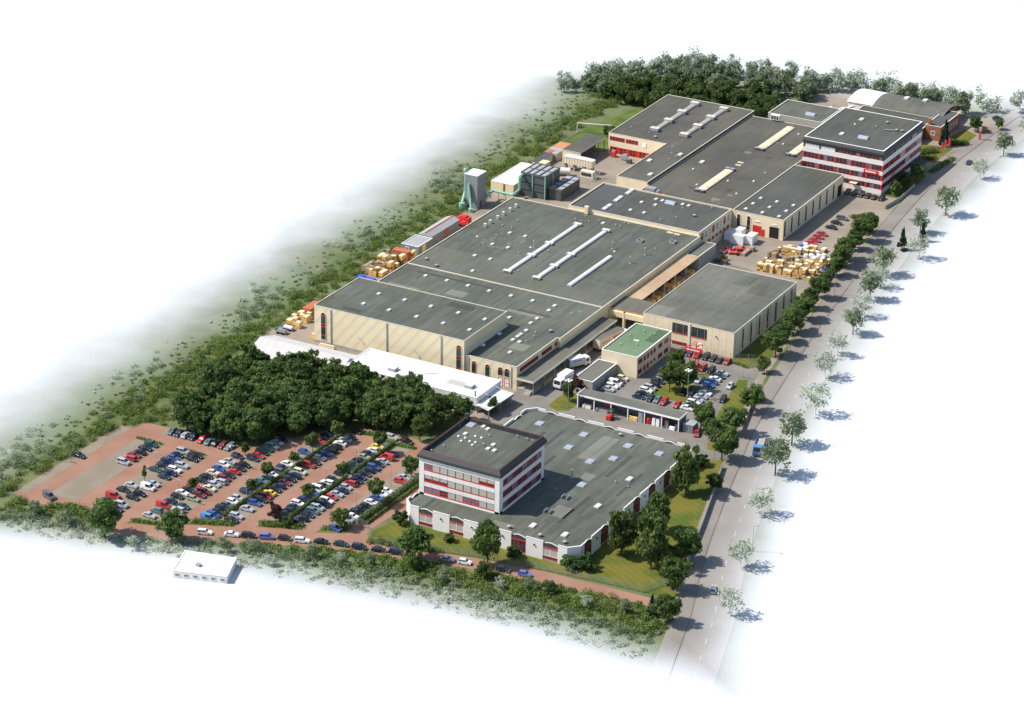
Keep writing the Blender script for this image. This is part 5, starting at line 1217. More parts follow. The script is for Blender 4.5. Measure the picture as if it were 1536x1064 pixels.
LANE = [(-11.8, -131.7, 'w'), (-5.7, -129.3, 'w'), (-1.8, -127.8, 'k'), (2.3, -126.1, 'v'), (6.3, -124.4, 'k'), (10.6, -123.3, 'w'), (14.8, -121.4, 'k'), (19.5, -120, 'g'), (24.1, -119.2, 'n'), (28.8, -117.9, 'k'), (33, -116.8, 'n'), (45.2, -113.7, 's'), (49.5, -112.8, 'w'), (59.1, -111.4, 'n'), (64.6, -110.8, 'v')]
for i, (x, y, c) in enumerate(LANE):
    a, b = LANE[max(0, i - 1)], LANE[min(len(LANE) - 1, i + 1)]
    car(x, y + .3, math.atan2(b[1] - a[1], b[0] - a[0]), c, shape_for(c), "%s car parked along the red lane, %s from left" % (PAINT[c][0], ORD[i]), "cars parked along the red lane")
G2 = "cars in the works car park"
row([(40, 0, 's'), (42.6, 0, 'n'), (44.8, 0, 'rV'), (47.4, 0, 'k'), (49.6, 0, 'k'), (51.7, 0, 'k'), (53.9, 0, 'r')], "row in front of the cream warehouse wall", G2, 25.3, 'y', .1, 'x')
row([(47.8, 0, 'g'), (49.9, 0, 'r'), (52.4, 0, 'k')], "short row behind the red sign pylon", G2, 18.0, 'y', .1, 'x')
row([(50.2, 0, 'k'), (52.4, 0, 's')], "pair in front of the red sign pylon", G2, 10.0, 'y', .1, 'x')
row([(0, 8.6, 'b'), (0, 10.8, 'b'), (0, 13.1, 'w'), (0, 15.3, 'g'), (0, 17.6, 's')], "column right of the red sign pylon", G2, 55.9, flip=.1)
row([(0, -7.6, 'w'), (0, -5.6, 'g'), (0, -3.6, 'w'), (0, -1.5, 's'), (0, .9, 's'), (0, 3.4, 'w')], "column right of the tall floodlight mast", G2, 57.5, flip=.1)
row([(52.4, 0, 'k'), (54.5, 0, 'k')], "pair beside the big leafy tree", G2, .8, 'y', .1, 'x')
row([(46.4, 0, 'k'), (48.4, 0, 't'), (50.4, 0, 'r'), (54.3, 0, 'r')], "row behind the storage carport", G2, -7.2, 'y', .0, 'x')
row([(0, -7.7, 's'), (0, -5.5, 'w'), (0, -3.4, 'wV'), (0, -1.5, 'k'), (0, .6, 'c')], "column beside the grey-roofed garage", G2, 34.0, flip=.1)
row([(0, -7.8, 'n'), (0, -5.4, 'k'), (0, -3.2, 'w'), (0, -1.1, 's'), (0, 1.2, 'k'), (0, 3.8, 'k'), (0, 6.6, 's'), (0, 9, 'w'), (0, 12, 'w')], "column left of the big leafy tree", G2, 43.2, flip=.3)
car(61.3, 11.1, -1.5, 's', 'hatch', "silver hatchback alone by the lawn strip near the gate", G2)
car(63.2, 2.4, -1.45, 'k', 'estate', "black estate alone by the lawn strip further from the gate", G2)
car(66.3, -20.5, -1.2, 'r', 'hatch', "red hatchback by the grey container at the carport end", G2)
car(70.5, -20.4, -.9, 'b', 'hatch', "blue hatchback half under the trees beyond the carport", G2)
row([(0, 119.7, 'r'), (0, 122.6, 'r'), (0, 125.6, 'r'), (0, 128.5, 'r'), (0, 135.3, 'k'), (0, 139.8, 'k'), (0, 144.3, 'q')], "row between east hall and roadside trees", "cars beside the east hall", 38.3, flip=.1)
car(45.8, 127.1, .1, 's', 'hatch', "silver hatchback partly under the roadside trees by the timber yard", "cars beside the east hall")
row([(30.7, 0, 'k'), (33.1, 0, 'k'), (35.4, 0, 'k'), (37.6, 0, 'k'), (39.8, 0, 'k'), (42.2, 0, 'k')], "row at the foot of the tower", "cars at the tower", 167.2, 'y', .2, 'x')
car(54.4, 214.2, 1.62, 'n', 'saloon', "dark blue saloon driving past the tower", "cars on the road")
car(105.9, -94.5, 1.9, 's', 'estate', "silver estate driving at the near end of the road", "cars on the road")
car(47.0, 262, .6, 'n', 'saloon', "dark blue saloon parked at the far end near the brick house", "cars at the far end")
# trucks
def truck(name, label, x, y, head, cabm, boxm, L, open_bed=False, boxH=2.7, roofm=None):
    o = link(name, None, None, (x, y, .05)); tag(o, label, "truck", "trucks"); o.rotation_euler = (0, 0, head)
    def pt(n, m, mats, p=None): return link(n, m.mesh(n, mats), p or o)
    h = L / 2
    c = M(); c.v += [(h - 2.0, -1.15, .5), (h, -1.15, .5), (h, 1.15, .5), (h - 2.0, 1.15, .5), (h - 2.0, -1.12, 2.75), (h - .35, -1.1, 2.75), (h - .35, 1.1, 2.75), (h - 2.0, 1.12, 2.75), (h, -1.14, 1.5), (h, 1.14, 1.5)]
    c.f += [(4, 5, 6, 7), (0, 1, 8, 5, 4), (3, 7, 6, 9, 2), (1, 2, 9, 8), (8, 9, 6, 5), (0, 4, 7, 3), (0, 3, 2, 1)]; c.mi += [0] * 7
    cab = pt("cab", c, cabm)
    pt("windscreen", M().face([(h - .01, -1.0, 1.58), (h - .01, 1.0, 1.58), (h - .3, .98, 2.6), (h - .3, -.98, 2.6)]).face([(h - 1.6, -1.165, 1.6), (h - .5, -1.165, 1.6), (h - .7, -1.14, 2.4), (h - 1.6, -1.14, 2.4)]).face([(h - .5, 1.165, 1.6), (h - 1.6, 1.165, 1.6), (h - 1.6, 1.14, 2.4), (h - .7, 1.14, 2.4)]), CARGLASS, cab)
    pt("bumper", M().box(h - .1, h + .1, -1.15, 1.15, .35, .75), METALD, cab)
    pt("chassis", M().box(-h, h - 2, -.5, .5, .6, .9), METALD)
    if open_bed:
        pt("tipper_bed", M().box(-h, h - 2.3, -1.2, 1.2, 1.0, 1.15).box(-h, h - 2.3, -1.2, -1.1, 1.15, 2.1).box(-h, h - 2.3, 1.1, 1.2, 1.15, 2.1).box(h - 2.4, h - 2.3, -1.1, 1.1, 1.15, 2.3), [boxm])
        pt("load", M().box(-h + .1, h - 2.45, -1.08, 1.08, 1.16, 1.6), CONC)
    else:
        b = pt("cargo_box", M().box(-h, h - 2.15, -1.22, 1.22, .95, .95 + boxH, 0, 1), [boxm, roofm or boxm])
        for s in (-1, 1): pt("side_marking", M().box(-h + 1.0, -h + L * .35, s * 1.225 - .004, s * 1.225 + .004, 2.2, 2.5).box(-h + L * .45, h - 3.0, s * 1.225 - .004, s * 1.225 + .004, 2.0, 2.9) if L > 9 else M().box(-h + 1.2, h - 3.2, s * 1.225 - .004, s * 1.225 + .004, 2.3, 2.55), RUST if L > 9 else BLUEP, b)
        if L > 9: pt("skirt", M().box(-h + .3, h - 2.4, -1.2, 1.2, .75, .95), REDP)
    for sx in ([h - 1.0, -h + 1.2, -h + 2.5] if L > 9 else [h - 1.0, -h + 1.3]):
        for sy in (-1, 1): link("wheel", M().tube((0, -.15, 0), (0, .15, 0), .48, n=12).tube((0, -.16, 0), (0, .16, 0), .25, n=8, m=1).mesh("wheel", [BLACKR, METAL]), o, (sx, sy * 1.0, .48))
    return o
CREAMP = mat("cream_truck_side", (.6, .5, .38), .5, .05, 1)
truck("articulated_truck", "long cream truck with red markings at the dock beside the green roof", 20.3, 20.4, math.radians(80), PAINT['w'][1], CREAMP, 13.5, False, 2.7, ROOF_L)
truck("delivery_truck", "silver-roofed delivery truck backed up to the loading canopy", 19.6, 2.0, math.radians(62), PAINT['w'][1], PAINT['s'][1], 7.0, False, 2.2, ROOF_WHITE)
truck("box_truck", "white box truck driving out between dock and garage", 21.9, -11.0, math.radians(-93), PAINT['w'][1], PAINT['w'][1], 7.0, False, 2.6, SKYW)
truck("tipper_truck", "blue tipper truck driving on the road", 84.2, -20.5, math.radians(-75), PAINT['l'][1], BLUEP, 8.2, True)
# forklift
FK = Thing("forklift", "red forklift in front of the storage carport", "forklift", (42.5, -23.6, 0))
FK.part("body", M().box(41.8, 43.2, -24.6, -22.6, .35, 1.1).box(41.9, 43.1, -24.7, -24.0, 1.1, 1.4), REDP)
FK.part("overhead_guard", M().box(41.85, 41.95, -23.9, -23.8, 1.1, 2.3).box(43.05, 43.15, -23.9, -23.8, 1.1, 2.3).box(41.85, 41.95, -22.8, -22.7, 1.1, 2.3).box(43.05, 43.15, -22.8, -22.7, 1.1, 2.3).box(41.85, 43.15, -23.9, -22.7, 2.3, 2.38), METALD)
FK.part("mast", M().box(41.95, 42.1, -22.5, -22.3, .1, 2.8).box(42.9, 43.05, -22.5, -22.3, .1, 2.8), METALD)
FK.part("fork", M().box(42.1, 42.25, -22.3, -21.2, .5, .6).box(42.75, 42.9, -22.3, -21.2, .5, .6), METALD)
for sx in (41.85, 43.15):
    for sy in (-24.2, -22.9): FK.part("wheel", M().tube((sx - .12, sy, .35), (sx + .12, sy, .35), .34, n=10), BLACKR)
for i, (x, y, w, d, h, mt, lab, cat) in enumerate([(34.0, -20.2, 2.6, 1.2, .9, WOODW, "pile of pale sacks in the first carport bay", "sacks"), (38.6, -20, 3.6, 1.6, .8, METAL, "grey pile of parts in the second carport bay", "parts"), (39.2, -17.9, 2.6, .8, 1.6, RUST, "rusty rack at the back of the second carport bay", "rack"), (48.0, -20.8, 2.6, .9, 1.0, WOODY, "wooden crate in front of the fourth carport bay", "crate"),
                                      (50.3, -20.8, 1.3, 1.2, 2.9, METAL, "tall white cage rack in the carport", "rack"), (52.4, -20.6, 1.2, 1.2, 1.6, REDP, "round red tank in the carport", "tank"), (54.0, -20.6, .9, 1.0, 2.0, WHITEP, "left of two white lockers in the carport", "locker"), (55.2, -20.6, .9, 1.0, 2.0, WHITEP, "right of two white lockers in the carport", "locker"),
                                      (57.6, -20.2, .9, 1.2, 1.9, METAL, "grey locker in the sixth carport bay", "locker"), (59.4, -20.8, 1.6, .8, .8, WHITEP, "low white bin near the carport end", "bin"), (60.6, -20.6, .8, .9, 1.8, METALD, "dark cabinet at the carport end", "cabinet"), (56.4, -18.6, 1.6, .8, 1.5, REDP, "red box at the back of the carport", "box")]):
    if "round" in lab:
        single("red_tank", lab, cat, M().cyl(x, y, 0, h, w / 2, 12).dome(x, y, h, w / 2, .25), mt, (x, y, 0)); continue
    mm = M().box(x - w / 2, x + w / 2, y - d / 2, y + d / 2, .05, .05 + h * .48).box(x - w / 2 + .06, x + w / 2 - .06, y - d / 2 + .05, y + d / 2 - .05, .05 + h * .5, .05 + h)
    single({"sacks": "sack_pile", "parts": "parts_pile", "rack": "rack", "crate": "crate", "locker": "locker", "bin": "bin", "cabinet": "cabinet", "box": "storage_box"}[cat], lab, cat, mm, mt, (x, y, 0))
SK = Thing("grey_container", "pale grey container standing at the end of the carport", "container", (64, -19, 0))
SK.part("body", M().box(62.3, 65.2, -20.4, -17.4, .05, 2.3), GREYP); SK.part("lid", M().box(62.2, 65.3, -20.5, -17.3, 2.3, 2.42), ROOF_GREY)
for k in range(6): SK.part("rib", M().box(62.5 + k * .5, 62.58 + k * .5, -20.46, -20.4, .1, 2.3), METAL)
# pylon sign
PY = Thing("red_sign_pylon", "red steel pylon carrying a red sign with white lettering in the works car park", "sign", (48.5, 15, 0))
for x, y in ((47.1, 15.0), (48.2, 16.4), (49.9, 14.4)):
    PY.part("leg", M().tube((x, y, 0), (x + .15, y, 7.6), .16, n=8), REDP)
PY.part("brace", M().tube((47.1, 15, 3), (49.9, 14.4, 3.0), .07, n=6).tube((47.1, 15, 3), (48.2, 16.4, 3), .07, n=6).tube((48.2, 16.4, 3), (49.9, 14.4, 3), .07, n=6), REDP)
PY.part("sign_board", M().box(46.0, 51.2, 13.9, 14.2, 6.6, 7.7), REDP)
for k in range(9): PY.part("sign_letter", M().box(46.6 + k * .44, 46.92 + k * .44, 13.86, 13.899, 6.95, 7.32).box(46.6 + k * .44, 46.7 + k * .44, 13.855, 13.86, 7.2, 7.45 if k in (0, 5, 7) else 7.33), WHITEP)
PY.part("roof_frame", M().tube((46.2, 14.2, 7.7), (48.4, 15.8, 8.9), .09, n=6).tube((51.0, 14.2, 7.7), (48.6, 15.8, 8.9), .09, n=6).tube((48.2, 17, 7.6), (48.5, 15.8, 8.9), .09, n=6).tube((46.2, 14.2, 7.7), (48.2, 17, 7.6), .09, n=6).tube((51, 14.2, 7.7), (48.2, 17, 7.6), .09, n=6), REDP)
for k in range(6):
    a = k * 1.05; PY.part("emblem_segment", M().tube((50 + .7 * math.cos(a), 15.2, 8.3 + .7 * math.sin(a)), (50 + .7 * math.cos(a + .8), 15.2, 8.3 + .7 * math.sin(a + .8)), .2, n=6), WHITEP if k % 3 else ORANGE)
# lamps
def floodlight(x, y, h, label, heads=4):
    t = Thing("floodlight_mast", label, "lamp", (x, y, 0), "tall lamps")
    t.part("pole", M().tube((x, y, 0), (x, y, h), .11, .07, 8), METAL)
    for k in range(heads):
        a = 2 * math.pi * k / heads + .6; t.part("lamp_head", M().tube((x, y, h), (x + .7 * math.cos(a), y + .7 * math.sin(a), h), .05, n=5).box(x + .7 * math.cos(a) - .28, x + .7 * math.cos(a) + .28, y + .7 * math.sin(a) - .22, y + .7 * math.sin(a) + .22, h - .05, h + .14), WHITEP)
    return t
floodlight(54.6, -1.6, 8.5, "tall floodlight mast with white heads in the works car park")
floodlight(29.7, -22.9, 8.0, "floodlight mast with white heads beside the box truck")
for i, (x, y) in enumerate([(-67.5, -119), (-40.0, -111.6), (-26.3, -121.4), (-26.2, -98.6), (-13, -111.6), (-13, -89.6), (1.4, -97.6), (1.6, -84), (13.6, -87), (14.4, -104.5)]):
    t = Thing("car_park_lamp", "slim grey car park lamp, %s from the left" % ORD[i], "lamp", (x, y, 0), "car park lamps")
    t.part("pole", M().tube((x, y, 0), (x, y, 6.5), .07, .05, 6), METAL); t.part("lamp_head", M().box(x - .9, x + .9, y - .14, y + .14, 6.5, 6.64), METAL)
for i, (x, y, h) in enumerate([(66.4, 40, 7), (60.2, 86, 7), (105.6, -72, 7), (56.8, 108, 6.5)]):
    t = Thing("street_lamp", "street lamp at the kerb, %s from near end" % ORD[i if i != 2 else 3] if i != 2 else "street lamp across the road near the weeping trees", "lamp", (x, y, 0), "street lamps")
    t.part("pole", M().tube((x, y, 0), (x, y, h), .08, .06, 6), METAL); t.part("lamp_head", M().tube((x, y, h), (x + .9, y - .3, h + .3), .05, n=5).box(x + .6, x + 1.3, y - .5, y - .2, h + .25, h + .38), METAL)

# ---------------------------------------------------------------- timber, containers, yard things
def bundle(x, y, w, d, h, mt, label, group, name="timber_bundle", cat="timber", layers=3):
    m = M(); n = max(2, layers + (h > 1.5)); hh = h / n
    m.box(x - w / 2 + .06, x + w / 2 - .06, y - d / 2 + .06, y + d / 2 - .06, .05, .05 + h - .04, 2)
    nx = max(1, round(w / 1.1)); ny = max(1, round(d / 1.1))
    for k in range(n):
        for i in range(nx):
            for j in range(ny):
                e = rng.uniform(-.05, .05); x0 = x - w / 2 + w * i / nx; y0 = y - d / 2 + d * j / ny
                m.box(x0 + .03 + e, x0 + w / nx - .03 + e, y0 + .03 - e, y0 + d / ny - .03 - e, .09 + k * hh, .05 + (k + 1) * hh - .03 + (e * .8 if k == n - 1 else 0), 0, 1 if k == n - 1 else 0)
    return single(name, label, cat, m, [mt, {WOODY.name: WOODTOP, WOODB.name: WOODB}.get(mt.name, mt), WOODDARK], (x, y, 0), group)
WOODDARK = mat("timber_gap", (.2, .12, .05), .9, .1, 1)
WOODTOP = mat("pale_timber_top", (.66, .56, .38), .8, .1, 1, fine=.08)
YB = [(35.3, 92.7, 5.2, 2.0, 2.4, 'y'), (39.3, 93.3, 2.0, 2.0, 2.4, 'y'), (42.2, 93.0, 2.6, 1.6, 1.7, 'y'), (43.1, 95.6, 3.2, 1.5, 2.2, 'y'), (46.2, 95.5, 2.0, 2.4, 2.2, 'y'), (48.4, 96.9, 2.0, 1.8, 1.8, 'y'), (48.8, 92.5, 2.2, 1.2, 1.1, 'y'), (45.4, 92.3, 2.2, 1.2, 1.1, 'y'),
      (34.2, 97.3, 2.0, 1.4, 1.6, 'y'), (36.9, 98.7, 3.0, 1.4, 1.9, 'y'), (40.0, 99.0, 2.8, 1.5, 1.6, 'b'), (43.0, 99.3, 2.2, 1.5, 1.7, 'y'), (41.8, 102.5, 2.4, 1.5, 1.6, 'y'), (45.9, 98.7, 2.0, 1.2, 1.6, 'b'), (45.2, 101.2, 2.2, 1.3, 1.6, 'y'), (48.2, 100.0, 2.2, 1.3, 1.6, 'y'), (44.6, 103.8, 2.6, 1.3, 1.5, 'y'), (45.4, 106.2, 2.6, 1.3, 1.5, 'y'), (48.3, 105.4, 2.6, 1.3, 1.5, 'y'), (48.2, 102.6, 2.6, 1.3, 1.5, 'y'), (48.3, 108, 2.4, 1.3, 1.4, 'y'),
      (31.4, 105.4, .8, 4.4, 1.3, 'b'), (33.2, 104.1, 1.6, 2.6, 1.7, 'b'), (32.3, 109.5, 1.0, 3.2, 1.3, 'y'), (36.0, 110.5, 6.0, 1.2, 1.6, 'y'), (36.6, 107.6, 5.4, 1.2, 1.8, 'y'), (31.9, 100.2, .8, 3.4, 1.0, 'y'), (37.2, 102.8, 1.2, 2.2, 1.1, 'y'), (38.4, 104.6, 1.2, 1.2, 1.3, 'b'), (39.6, 105.6, 1.5, 2.0, 1.3, 'b'), (34.0, 113.4, 1.6, 1.0, 1.0, 'y'), (35.9, 113.4, 1.4, 1.0, 1.0, 'y'), (40.6, 116, 2.6, 1.4, 1.4, 'y'), (44.0, 116.2, 1.4, 2.4, 1.1, 'y'), (39.9, 112.3, 1.6, 1.2, 1.2, 'y'), (41.6, 112.6, 1.4, 1.3, 1.2, 'y')]
for i, (x, y, w, d, h, k) in enumerate(YB):
    r_ = "front" if y < 96.5 else "second" if y < 101.9 else "third" if y < 107 else "back"
    same = sorted(b[0] for b in YB if (("front" if b[1] < 96.5 else "second" if b[1] < 101.9 else "third" if b[1] < 107 else "back") == r_))
    bundle(x, y, w, d, h, WOODY if k == 'y' else WOODB, "%s timber stack, %s from left in the %s row of the timber yard" % ("yellow" if k == 'y' else "brown", ORD[same.index(x)], r_), "timber stacks in the right yard")
SB_ = [(37.2, 113.6, 'w'), (36.8, 115.6, 'b'), (37.4, 117.6, 'w'), (38.6, 114.6, 'w'), (38.5, 116.6, 'w'), (38.6, 111.0, 'b'), (42.4, 110.6, 'w'), (41.0, 109.6, 'w'), (43.0, 113.8, 'w'), (44.4, 111.6, 'w'), (45.8, 112.2, 'w'), (44.0, 109.4, 'w'), (46.4, 110.0, 'w'), (50.0, 102.6, 'b'), (51.4, 104.2, 'b'), (50.6, 106.0, 'w')]
for i, (x, y, k) in enumerate(SB_):
    m = M(); s = rng.uniform(.5, .75); hh = rng.uniform(.9, 1.4)
    m.prism([(x - s, y - s * .8), (x, y - s), (x + s, y - s * .7), (x + s * 1.05, y + s * .6), (x, y + s), (x - s, y + s * .7)], .04, hh * .8, 0, bottom=False, top=False)
    top = [(x - s, y - s * .8), (x, y - s), (x + s, y - s * .7), (x + s * 1.05, y + s * .6), (x, y + s), (x - s, y + s * .7)]
    for a in range(6): m.face([(*top[a], hh * .8), (*top[(a + 1) % 6], hh * .8), (x, y, hh)])
    single("bulk_sack", "%s bulk sack, %s from left behind the timber stacks" % ("white" if k == 'w' else "blue", ORD[sorted(q[0] for q in SB_).index(x)]), "sack", m, WHITEP if k == 'w' else BLUEP, (x, y, 0), "bulk sacks in the timber yard")
for i, (x, y, w, d, h) in enumerate([(15.2, 111.4, 2.6, 4.6, 2.6), (17.6, 112.6, 2.6, 3.2, 3.4), (18.6, 109.2, 4.2, 2.4, 2.7), (22.0, 111.6, 2.4, 4.2, 2.7)]):
    t = Thing("white_container", "white box container by the east hall, %s from left" % ORD[i], "container", (x, y, 0), "white containers by the east hall")
    t.part("body", M().box(x - w / 2, x + w / 2, y - d / 2, y + d / 2, .05, h), WHITEP); t.part("lid", M().box(x - w / 2 - .06, x + w / 2 + .06, y - d / 2 - .06, y + d / 2 + .06, h, h + .1), SKYW)
    t.part("door", M().box(x - w * .3, x + w * .3, y - d / 2 - .03, y - d / 2, .2, h - .2), COPWHITE)
def machine(x, y, label, a):
    t = Thing("farm_implement", label, "machine", (x, y, 0), "red implements")
    c, s = math.cos(a), math.sin(a)
    R_ = lambda u, v, z: (x + u * c - v * s, y + u * s + v * c, z)
    t.part("frame", M().tube(R_(-2, -.5, .6), R_(2, -.5, .6), .14).tube(R_(-2, .5, .6), R_(2, .5, .6), .14).tube(R_(-1.2, -1, .6), R_(-1.2, 1, .6), .12).tube(R_(0, -1, .6), R_(0, 1, .6), .12).tube(R_(1.2, -1, .6), R_(1.2, 1, .6), .12).tube(R_(0, -.5, .6), R_(.4, .3, 1.5), .1), REDP)
    t.part("deck", M().face([R_(-1.6, -.8, .75), R_(.2, -.8, .75), R_(.2, .8, .75), R_(-1.6, .8, .75)]), REDP)
    for v in (-1.1, 1.1): p = R_(.9, v, .5); q = R_(.9, v * 1.2, .5); t.part("wheel", M().tube(p, q, .5, n=10), BLACKR)
    t.part("drum", M().tube(R_(-1.9, -1, .5), R_(-1.9, 1, .5), .35, n=8), METAL)
machine(21.8, 100.4, "nearer red implement lying in the yard by the white containers", .3)
machine(21.6, 104.0, "farther red implement lying in the yard by the white containers", .2)
machine(18.8, 100.6, "grey-drummed red implement at the left of the yard by the hall", 1.2)
single("log_stack", "long brown log stack lying in the open yard", "timber", M().box(23.7, 25.0, 100, 104.6, .04, .9).box(24.0, 25.6, 104.7, 106.6, .04, 1.3), WOODB, (24.4, 102, 0))
bundle(20.8, 94.4, 2.0, 1.0, 1.5, WOODY, "yellow timber stack alone beside the tan canopy end", None)
single("scrap_pile", "dark pile of scrap beside the warehouse corner", "scrap", M().box(19.2, 20.4, 91.6, 93.0, .04, .9).box(22.2, 23.2, 91, 92.4, .04, 1.1).tube((20, 92, .5), (23.6, 91.2, 1.4), .2), METALD, (21, 92, 0))
# left side timber
LB = [(-66.6, 30.8, 1.3, 3.2, 2.0, 'b'), (-65.1, 30.2, 1.3, 3.2, 2.0, 'b'), (-63.7, 30.0, 1.2, 3.0, 2.0, 'y'), (-62.2, 29.6, 1.3, 2.6, 2.4, 'y'), (-60.4, 30.4, 1.5, 3.4, 1.6, 'y'), (-66.9, 34.6, 1.3, 2.6, 1.8, 'b'), (-65.3, 35.2, 1.3, 2.6, 1.8, 'b'), (-63.6, 34.6, 1.3, 2.6, 2.0, 'b'), (-62.0, 33.8, 1.3, 2.4, 2.2, 'y'), (-66.6, 39.8, 1.3, 3.0, 2.4, 'y'), (-65.1, 39.8, 1.3, 3.0, 2.4, 'y'), (-63.6, 39.3, 1.3, 3.0, 2.6, 'y'), (-62.0, 38.6, 1.5, 4.0, 3.2, 'y'), (-60.4, 34.8, 1.2, 2.2, 3.0, 'y'), (-59.6, 36.8, 1.0, 1.6, 2.0, 'y'), (-60.6, 41.6, 1.4, 2.6, 2.8, 'y'), (-66.6, 43.6, 1.1, 1.1, 2.6, 'b'), (-59.7, 46.4, 1.0, 2.2, 2.6, 'y')]
for i, (x, y, w, d, h, k) in enumerate(LB):
    bundle(x, y, w, d, h, WOODY if k == 'y' else WOODB, "%s timber stack beside the left meadow, %s nearest to the wood" % ("yellow" if k == 'y' else "grey-brown", ORD[i]), "timber stacks on the left edge")
def container(x0, x1, y0, y1, h, mt, label):
    t = Thing("container", label, "container", ((x0 + x1) / 2, y0, 0)); t.part("body", M().box(x0, x1, y0, y1, .05, h), mt)
    n = int(max(x1 - x0, y1 - y0) / .6)
    for k in range(n):
        if x1 - x0 > y1 - y0: t.part("rib", M().box(x0 + .1 + k * .6, x0 + .35 + k * .6, y0 - .06, y0, .1, h - .05), mt)
        else: t.part("rib", M().box(x1, x1 + .06, y0 + .1 + k * .6, y0 + .35 + k * .6, .1, h - .05), mt)
    t.part("lid", M().box(x0 - .03, x1 + .03, y0 - .08, y1 + .03, h, h + .08), RUST)
container(-65.4, -60.0, 43.9, 46.3, 2.7, RUST, "rust red container behind the left timber stacks")
container(-64.2, -61.6, -7.2, -1.0, 2.6, RUST, "rust red container beside the tall hall's left wall")
container(-62.8, -60.2, 2.0, 7.5, 2.6, ORANGE, "orange container beyond the rust red one beside the hall")
single("blue_pallet_pile", "flat pile of blue pallets in front of the left timber stacks", "pallets", M().box(-66.4, -63.2, 24.8, 26.6, .04, .5).box(-63, -60.4, 24.6, 26.4, .04, .6).box(-66, -64, 25, 26.4, .5, .8), BLUEP, (-64, 25, 0))
CB = [(-63.9, -14.4, 1.5, 1.8, 1.8), (-62.2, -14.6, 1.5, 1.6, 1.9), (-60.6, -14.9, 1.4, 1.6, 1.9), (-64.6, -10.4, 1.6, 2.0, 1.8), (-64.0, -8.2, 1.6, 1.8, 1.9), (-62.6, -9.4, 1.4, 2.2, 1.9), (-61.0, -10.2, 1.3, 2.0, 1.9), (-61.6, -7.6, 1.4, 1.8, 2.0), (-63.4, -12.2, 1.3, 1.6, 1.6)]
for i, (x, y, w, d, h) in enumerate(CB): bundle(x, y, w, d, h, WOODY, "pale wooden crate beside the tall hall's left wall, %s of the pile" % ORD[i], "wooden crates left of the tall hall", "wooden_crate", "crate", 2)
for i, (x, y) in enumerate(((-62.6, -20.6), (-62.4, -17.6))):
    t = Thing("flat_trailer", "%s of two grey trailers parked beside the white pitched shed" % ("nearer", "farther")[i], "trailer", (x, y, 0)); t.part("bed", M().box(x - 1.8, x + 1.8, y - .9, y + .9, .7, .85).box(x - 1.8, x - 1.7, y - .9, y + .9, .85, 1.4), METAL); t.part("load", M().box(x - 1.2, x + 1.4, y - .6, y + .5, .86, 1.2), (GREYP, WHITEP)[i])
    for s in (-.95, .95):
        for u in (-.8, .8): t.part("wheel", M().tube((x + u, y + s - .1, .4), (x + u, y + s + .1, .4), .4, n=10), BLACKR)
single("timber_beam_stack", "low stack of pale beams along the foot of the striped wall", "timber", M().box(-48.8, -43.8, -22.9, -22.2, .04, .5).box(-48.6, -43.9, -22.8, -22.3, .55, 1.0), WOODTOP, (-46, -22.5, 0))
single("yellow_crate", "yellow crate at the tall hall's front left corner", "crate", M().box(-52.9, -51.7, -20.4, -18.6, .04, 1.0).box(-52.8, -51.8, -20.3, -18.7, 1.05, 2.0), WOODY, (-52.3, -19.5, 0))
# red tractor-like vehicles by the silo
for i, (x, y, s) in enumerate(((-61.6, 80.6, 1.0), (-60.0, 77.6, .7))):
    t = Thing("red_baler", ("larger", "smaller")[i] + " red machine parked between ridged shed and silo", "machine", (x, y, 0)); t.part("body", M().box(x - 2 * s, x + 2 * s, y - 1.2 * s, y + 1.2 * s, .6, 1.9 * s).box(x - 1.2 * s, x + 1.0 * s, y - 1.0 * s, y + 1.0 * s, 1.9 * s, 2.4 * s), REDP)
    for u in (-1.2, 1.2):
        for v in (-1.25, 1.25): t.part("wheel", M().tube((x + u * s, y + v * s - .15, .5), (x + u * s, y + v * s + .15, .5), .5, n=10), BLACKR)
    t.part("vent_grille", M().box(x + 2 * s, x + 2.04 * s, y - .8 * s, y + .8 * s, .9, 1.6 * s), METALD)
for i, (x, y, w, d, h) in enumerate(((-44.5, 157.5, 2.2, 1.4, 1.6), (-42.0, 155.6, 1.6, 1.2, 1.3), (-36.4, 157.2, 2.6, 1.0, 1.2), (-49.2, 158.4, 1.6, 1.2, 1.8))):
    t = Thing("yard_machine", "%s machine in front of the north building's red windows, from left" % ORD[i], "machine", (x, y, 0)); t.part("body", M().box(x - w / 2, x + w / 2, y - d / 2, y + d / 2, .3, h), (METAL, METALD, GREYP, REDP)[i]); t.part("top", M().box(x - w / 3, x + w / 3, y - d / 3, y + d / 3, h, h + .5), METAL); t.part("skid", M().box(x - w / 2, x + w / 2, y - d / 2, y - d / 3, .04, .3).box(x - w / 2, x + w / 2, y + d / 3, y + d / 2, .04, .3), METALD)
single("plank_pile", "brown pile of planks by the end wall of the north building", "timber", M().box(-34.6, -33.2, 125.5, 130.5, .04, .8).box(-34.4, -33.4, 126, 130, .85, 1.3), WOODB, (-34, 128, 0))
single("orange_trailer", "orange trailer parked at the far end by the brick house", "trailer", M().box(44.8, 48.2, 247.2, 249.2, .6, 1.5).tube((45.6, 247, .4), (45.6, 249.4, .4), .4).tube((47.4, 247, .4), (47.4, 249.4, .4), .4), ORANGE, (46, 248, 0))
t = Thing("totem_sign", "grey and red totem sign by the far kerb", "sign", (49.2, 238.4, 0)); t.part("post", M().box(48.9, 49.5, 238.2, 238.6, 0, 3.2), REDP); t.part("panel", M().box(48.7, 49.7, 238.1, 238.7, 3.2, 4.6), METAL)
